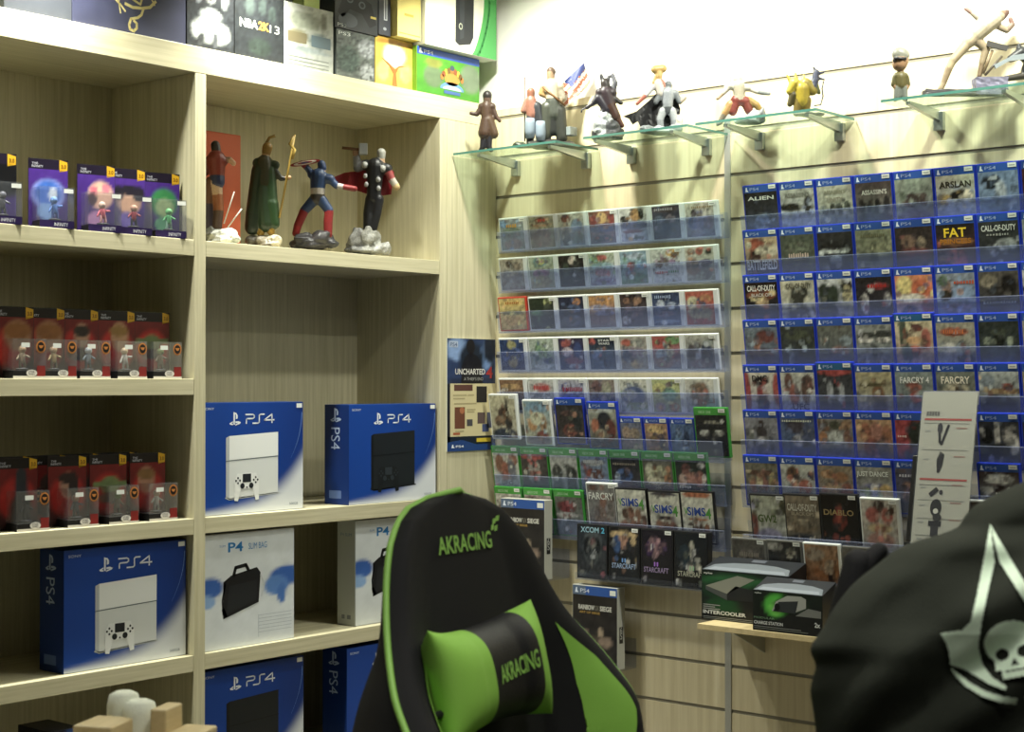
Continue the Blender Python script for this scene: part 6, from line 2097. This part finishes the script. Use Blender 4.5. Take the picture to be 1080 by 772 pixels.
fs.append(tuple((len(rows) - 1) * nu + k for k in range(nu))[::-1])
m.add(vs, fs)
gb = m.build('cloth_body', M['cloth'], gar, True)
ZPOLE = zmin + .8205 - .0006
m = MB(); m.lathe([(.0155, .0305), (.0155, ZPOLE)], 14); m.build('pole', M['chrome'], stand, True)
# bunched hood behind the shoulder
hp = CAM + ray(905, 622) * (GD + .10)
m = MB()
rr = 1 / 843
m.capsule(Vector((0, 0, .035)), .019, Vector((-.006, .012, -.04)), .026, 16)
m.capsule(Vector((.02, -.02, .05)), .012, Vector((0, 0, .02)), .02, 12)
hd = m.build('sleeve_bunch', M['black_fab'], gar, True, loc=hp - inv)

# emblem laid on the cloth
AX, AY = 1045.0, 556.0
th_ = R(10)


def to_ax(px, py):
    dx, dy = px - AX, py - AY
    return dx * math.cos(th_) - dy * math.sin(th_), dx * math.sin(th_) + dy * math.cos(th_)


LEFT = [to_ax(*q) for q in ((1044, 553), (1034, 609), (1029, 634), (1024, 655), (1015, 664.5), (992, 668), (998, 678), (1001, 688), (1002, 701), (1015, 705), (1028, 712), (1042, 721), (1060, 728), (1062, 724), (1046, 714), (1036, 700), (1031.5, 682), (1036, 652), (1042, 624), (1049, 593))]
LEFT[0] = (0, LEFT[0][1])
LEFT2 = [to_ax(*q) for q in ((1002, 703.5), (1008, 714), (1020, 725), (1036, 734.5), (1056, 741), (1072, 743), (1073, 736), (1058, 735), (1040, 729), (1024, 720.5), (1012, 711))]
sk0 = to_ax(1070, 677)
INS = LEFT


def emb(px, py):
    x, y = to_ax(px, py)
    x = -abs(x)
    if inpoly(x, y, LEFT) or inpoly(x, y, LEFT2):
        return True
    sx, sy = abs(x), y - sk0[1]
    if (sx / 28.5) ** 2 + (sy / 23) ** 2 < 1 or (sx < 15 and 8 < sy < 37) or (sx < 21 and 4 < sy < 27):
        if ((sx - 11.5) / 7.2) ** 2 + ((sy - 11) / 6.2) ** 2 < 1:
            return False
        if sx < 4.2 * (sy - 16) / 8 and 16 < sy < 24:
            return False
        if 28.5 < sy < 30.2 and sx < 12:
            return False
        return True
    return False


m = MB()
st = 1.0
idx = {}


def gv(i, j):
    if (i, j) not in idx:
        px, py = 980 + i * st, 545 + j * st
        p = gpt(px, py)
        idx[(i, j)] = len(m.v)
        m.v.append(p + (CAM - p).normalized() * .0045 - inv)
    return idx[(i, j)]


for i in range(190):
    for j in range(215):
        if emb(980 + (i + .5) * st, 545 + (j + .5) * st):
            m.f.append((gv(i, j), gv(i, j + 1), gv(i + 1, j + 1), gv(i + 1, j)))
            m.c.append(None)
em = m.build('emblem', M['emblem'], gar, True)
em['label'] = 'pale green printed emblem with skull'

# ------------------------------------------------------------------ pale wooden caddy in the lower left foreground
CDP = 2.5
cp = at_depth(140, 772, CDP)
ztop = cp.z - .078
cq = Vector((cp.x, cp.y, 0))
kd = CDP / F
m = MB()
counter = thing('counter', 'low white counter just under the lower left corner', 'counter', (cq.x, cq.y, 0), (0, 0, YAW - math.pi / 2))
m.box(-.55, .12, -.12, .22, 0, ztop - .0305, bev=.004); m.build('cabinet', M['paper'], counter)
m = MB(); m.box(-.57, .14, -.14, .24, ztop - .03, ztop, bev=.004); m.build('worktop', M['birch'], counter)
cad = thing('caddy', 'pale wooden caddy holding two white rolls, lower left foreground', 'caddy', (cq.x, cq.y, ztop + .0005), (0, 0, YAW - math.pi / 2 + R(-14)))
H = lambda py: (772 - py) * kd + .062
m = MB(); m.box(-.105, .115, -.03, .12, 0, .012, bev=.003); m.build('tray', M['birch'], cad)
m = MB(); m.box(-.085, -.018, -.035, .045, .0125, H(752.5), bev=.003); m.build('end_block', M['birch'], cad)
m = MB(); m.box(.014, .042, .03, .09, .0125, H(741), bev=.003); m.build('end_block', M['birch'], cad)
m = MB(); m.box(.0425, .098, -.0, .1, .0125, H(765), bev=.003); m.build('side_rail', M['birch'], cad)
for k, (cx, cy_, r, zt_) in enumerate(((-.060, .085, .027, 739), (-.020, .062, .028, 744))):
    m = MB()
    z1 = H(zt_)
    m.lathe([(r * .55, .0005), (r * .96, .004), (r, .02), (r * .98, z1 - .022), (r * .86, z1 - .006), (r * .5, z1 - .0008), (r * .2, z1 - .002), (0.001, z1 - .004)], 22)
    o = m.build('white_roll', M['white_cloth'], None, True)
    loc = Matrix.Rotation(YAW - math.pi / 2 + R(-14), 4, 'Z') @ Vector((cx, cy_, 0))
    o.location = (cq.x + loc.x, cq.y + loc.y, ztop + .013)
    tag(o, 'white roll standing in the wooden caddy, %s' % ('left and farther one' if k == 0 else 'right and nearer one'), 'roll', 'white rolls in the caddy')


# ------------------------------------------------------------------ lights of the shop
def lamp(name, loc, target, energy, size, col=(1, .97, .9), spread=180, kind='AREA'):
    l = bpy.data.lights.new(name, 'AREA')
    l.shape = 'DISK'
    l.size = size
    l.energy = energy
    l.color = col
    l.spread = R(spread)
    o = bpy.data.objects.new(name, l)
    COL.objects.link(o)
    o.location = loc
    o.rotation_euler = (Vector(target) - Vector(loc)).to_track_quat('-Z', 'Y').to_euler()
    return o


for i, y in enumerate((3.55, 2.7, 1.85, 0.95)):
    lamp('wall_spot', (XW - 0.5, y, ZC - 0.03), (XW - 0.12, y, 1.6), 16, 0.10, (.99, 1, .87), 150)
for i, x in enumerate((1.8, 2.6, 3.4)):
    lamp('shelf_spot', (x, YF - 0.145, ZC - 0.03), (x, YF - 0.10, 1.2), 15, 0.10, (.99, 1, .87), 100)
for x, y in ((1.0, -0.1), (1.75, 1.0), (0.8, 1.0)):
    lamp('ceiling_downlight', (x, y, ZC - 0.02), (x, y, 0), 7.5, 0.3, (1, .985, .90), 100)
wd = bpy.data.worlds.new('world')
S.world = wd
wd.use_nodes = True
wd.node_tree.nodes['Background'].inputs[0].default_value = (.95, 1.0, .92, 1)
wd.node_tree.nodes['Background'].inputs[1].default_value = 0.025

S.view_settings.view_transform = 'Standard'
S.view_settings.look = 'None'
S.view_settings.gamma = 1
S.view_settings.use_curve_mapping = False
S.view_settings.exposure = 0.0
S.cycles.transparent_max_bounces = 24
S.cycles.max_bounces = 8
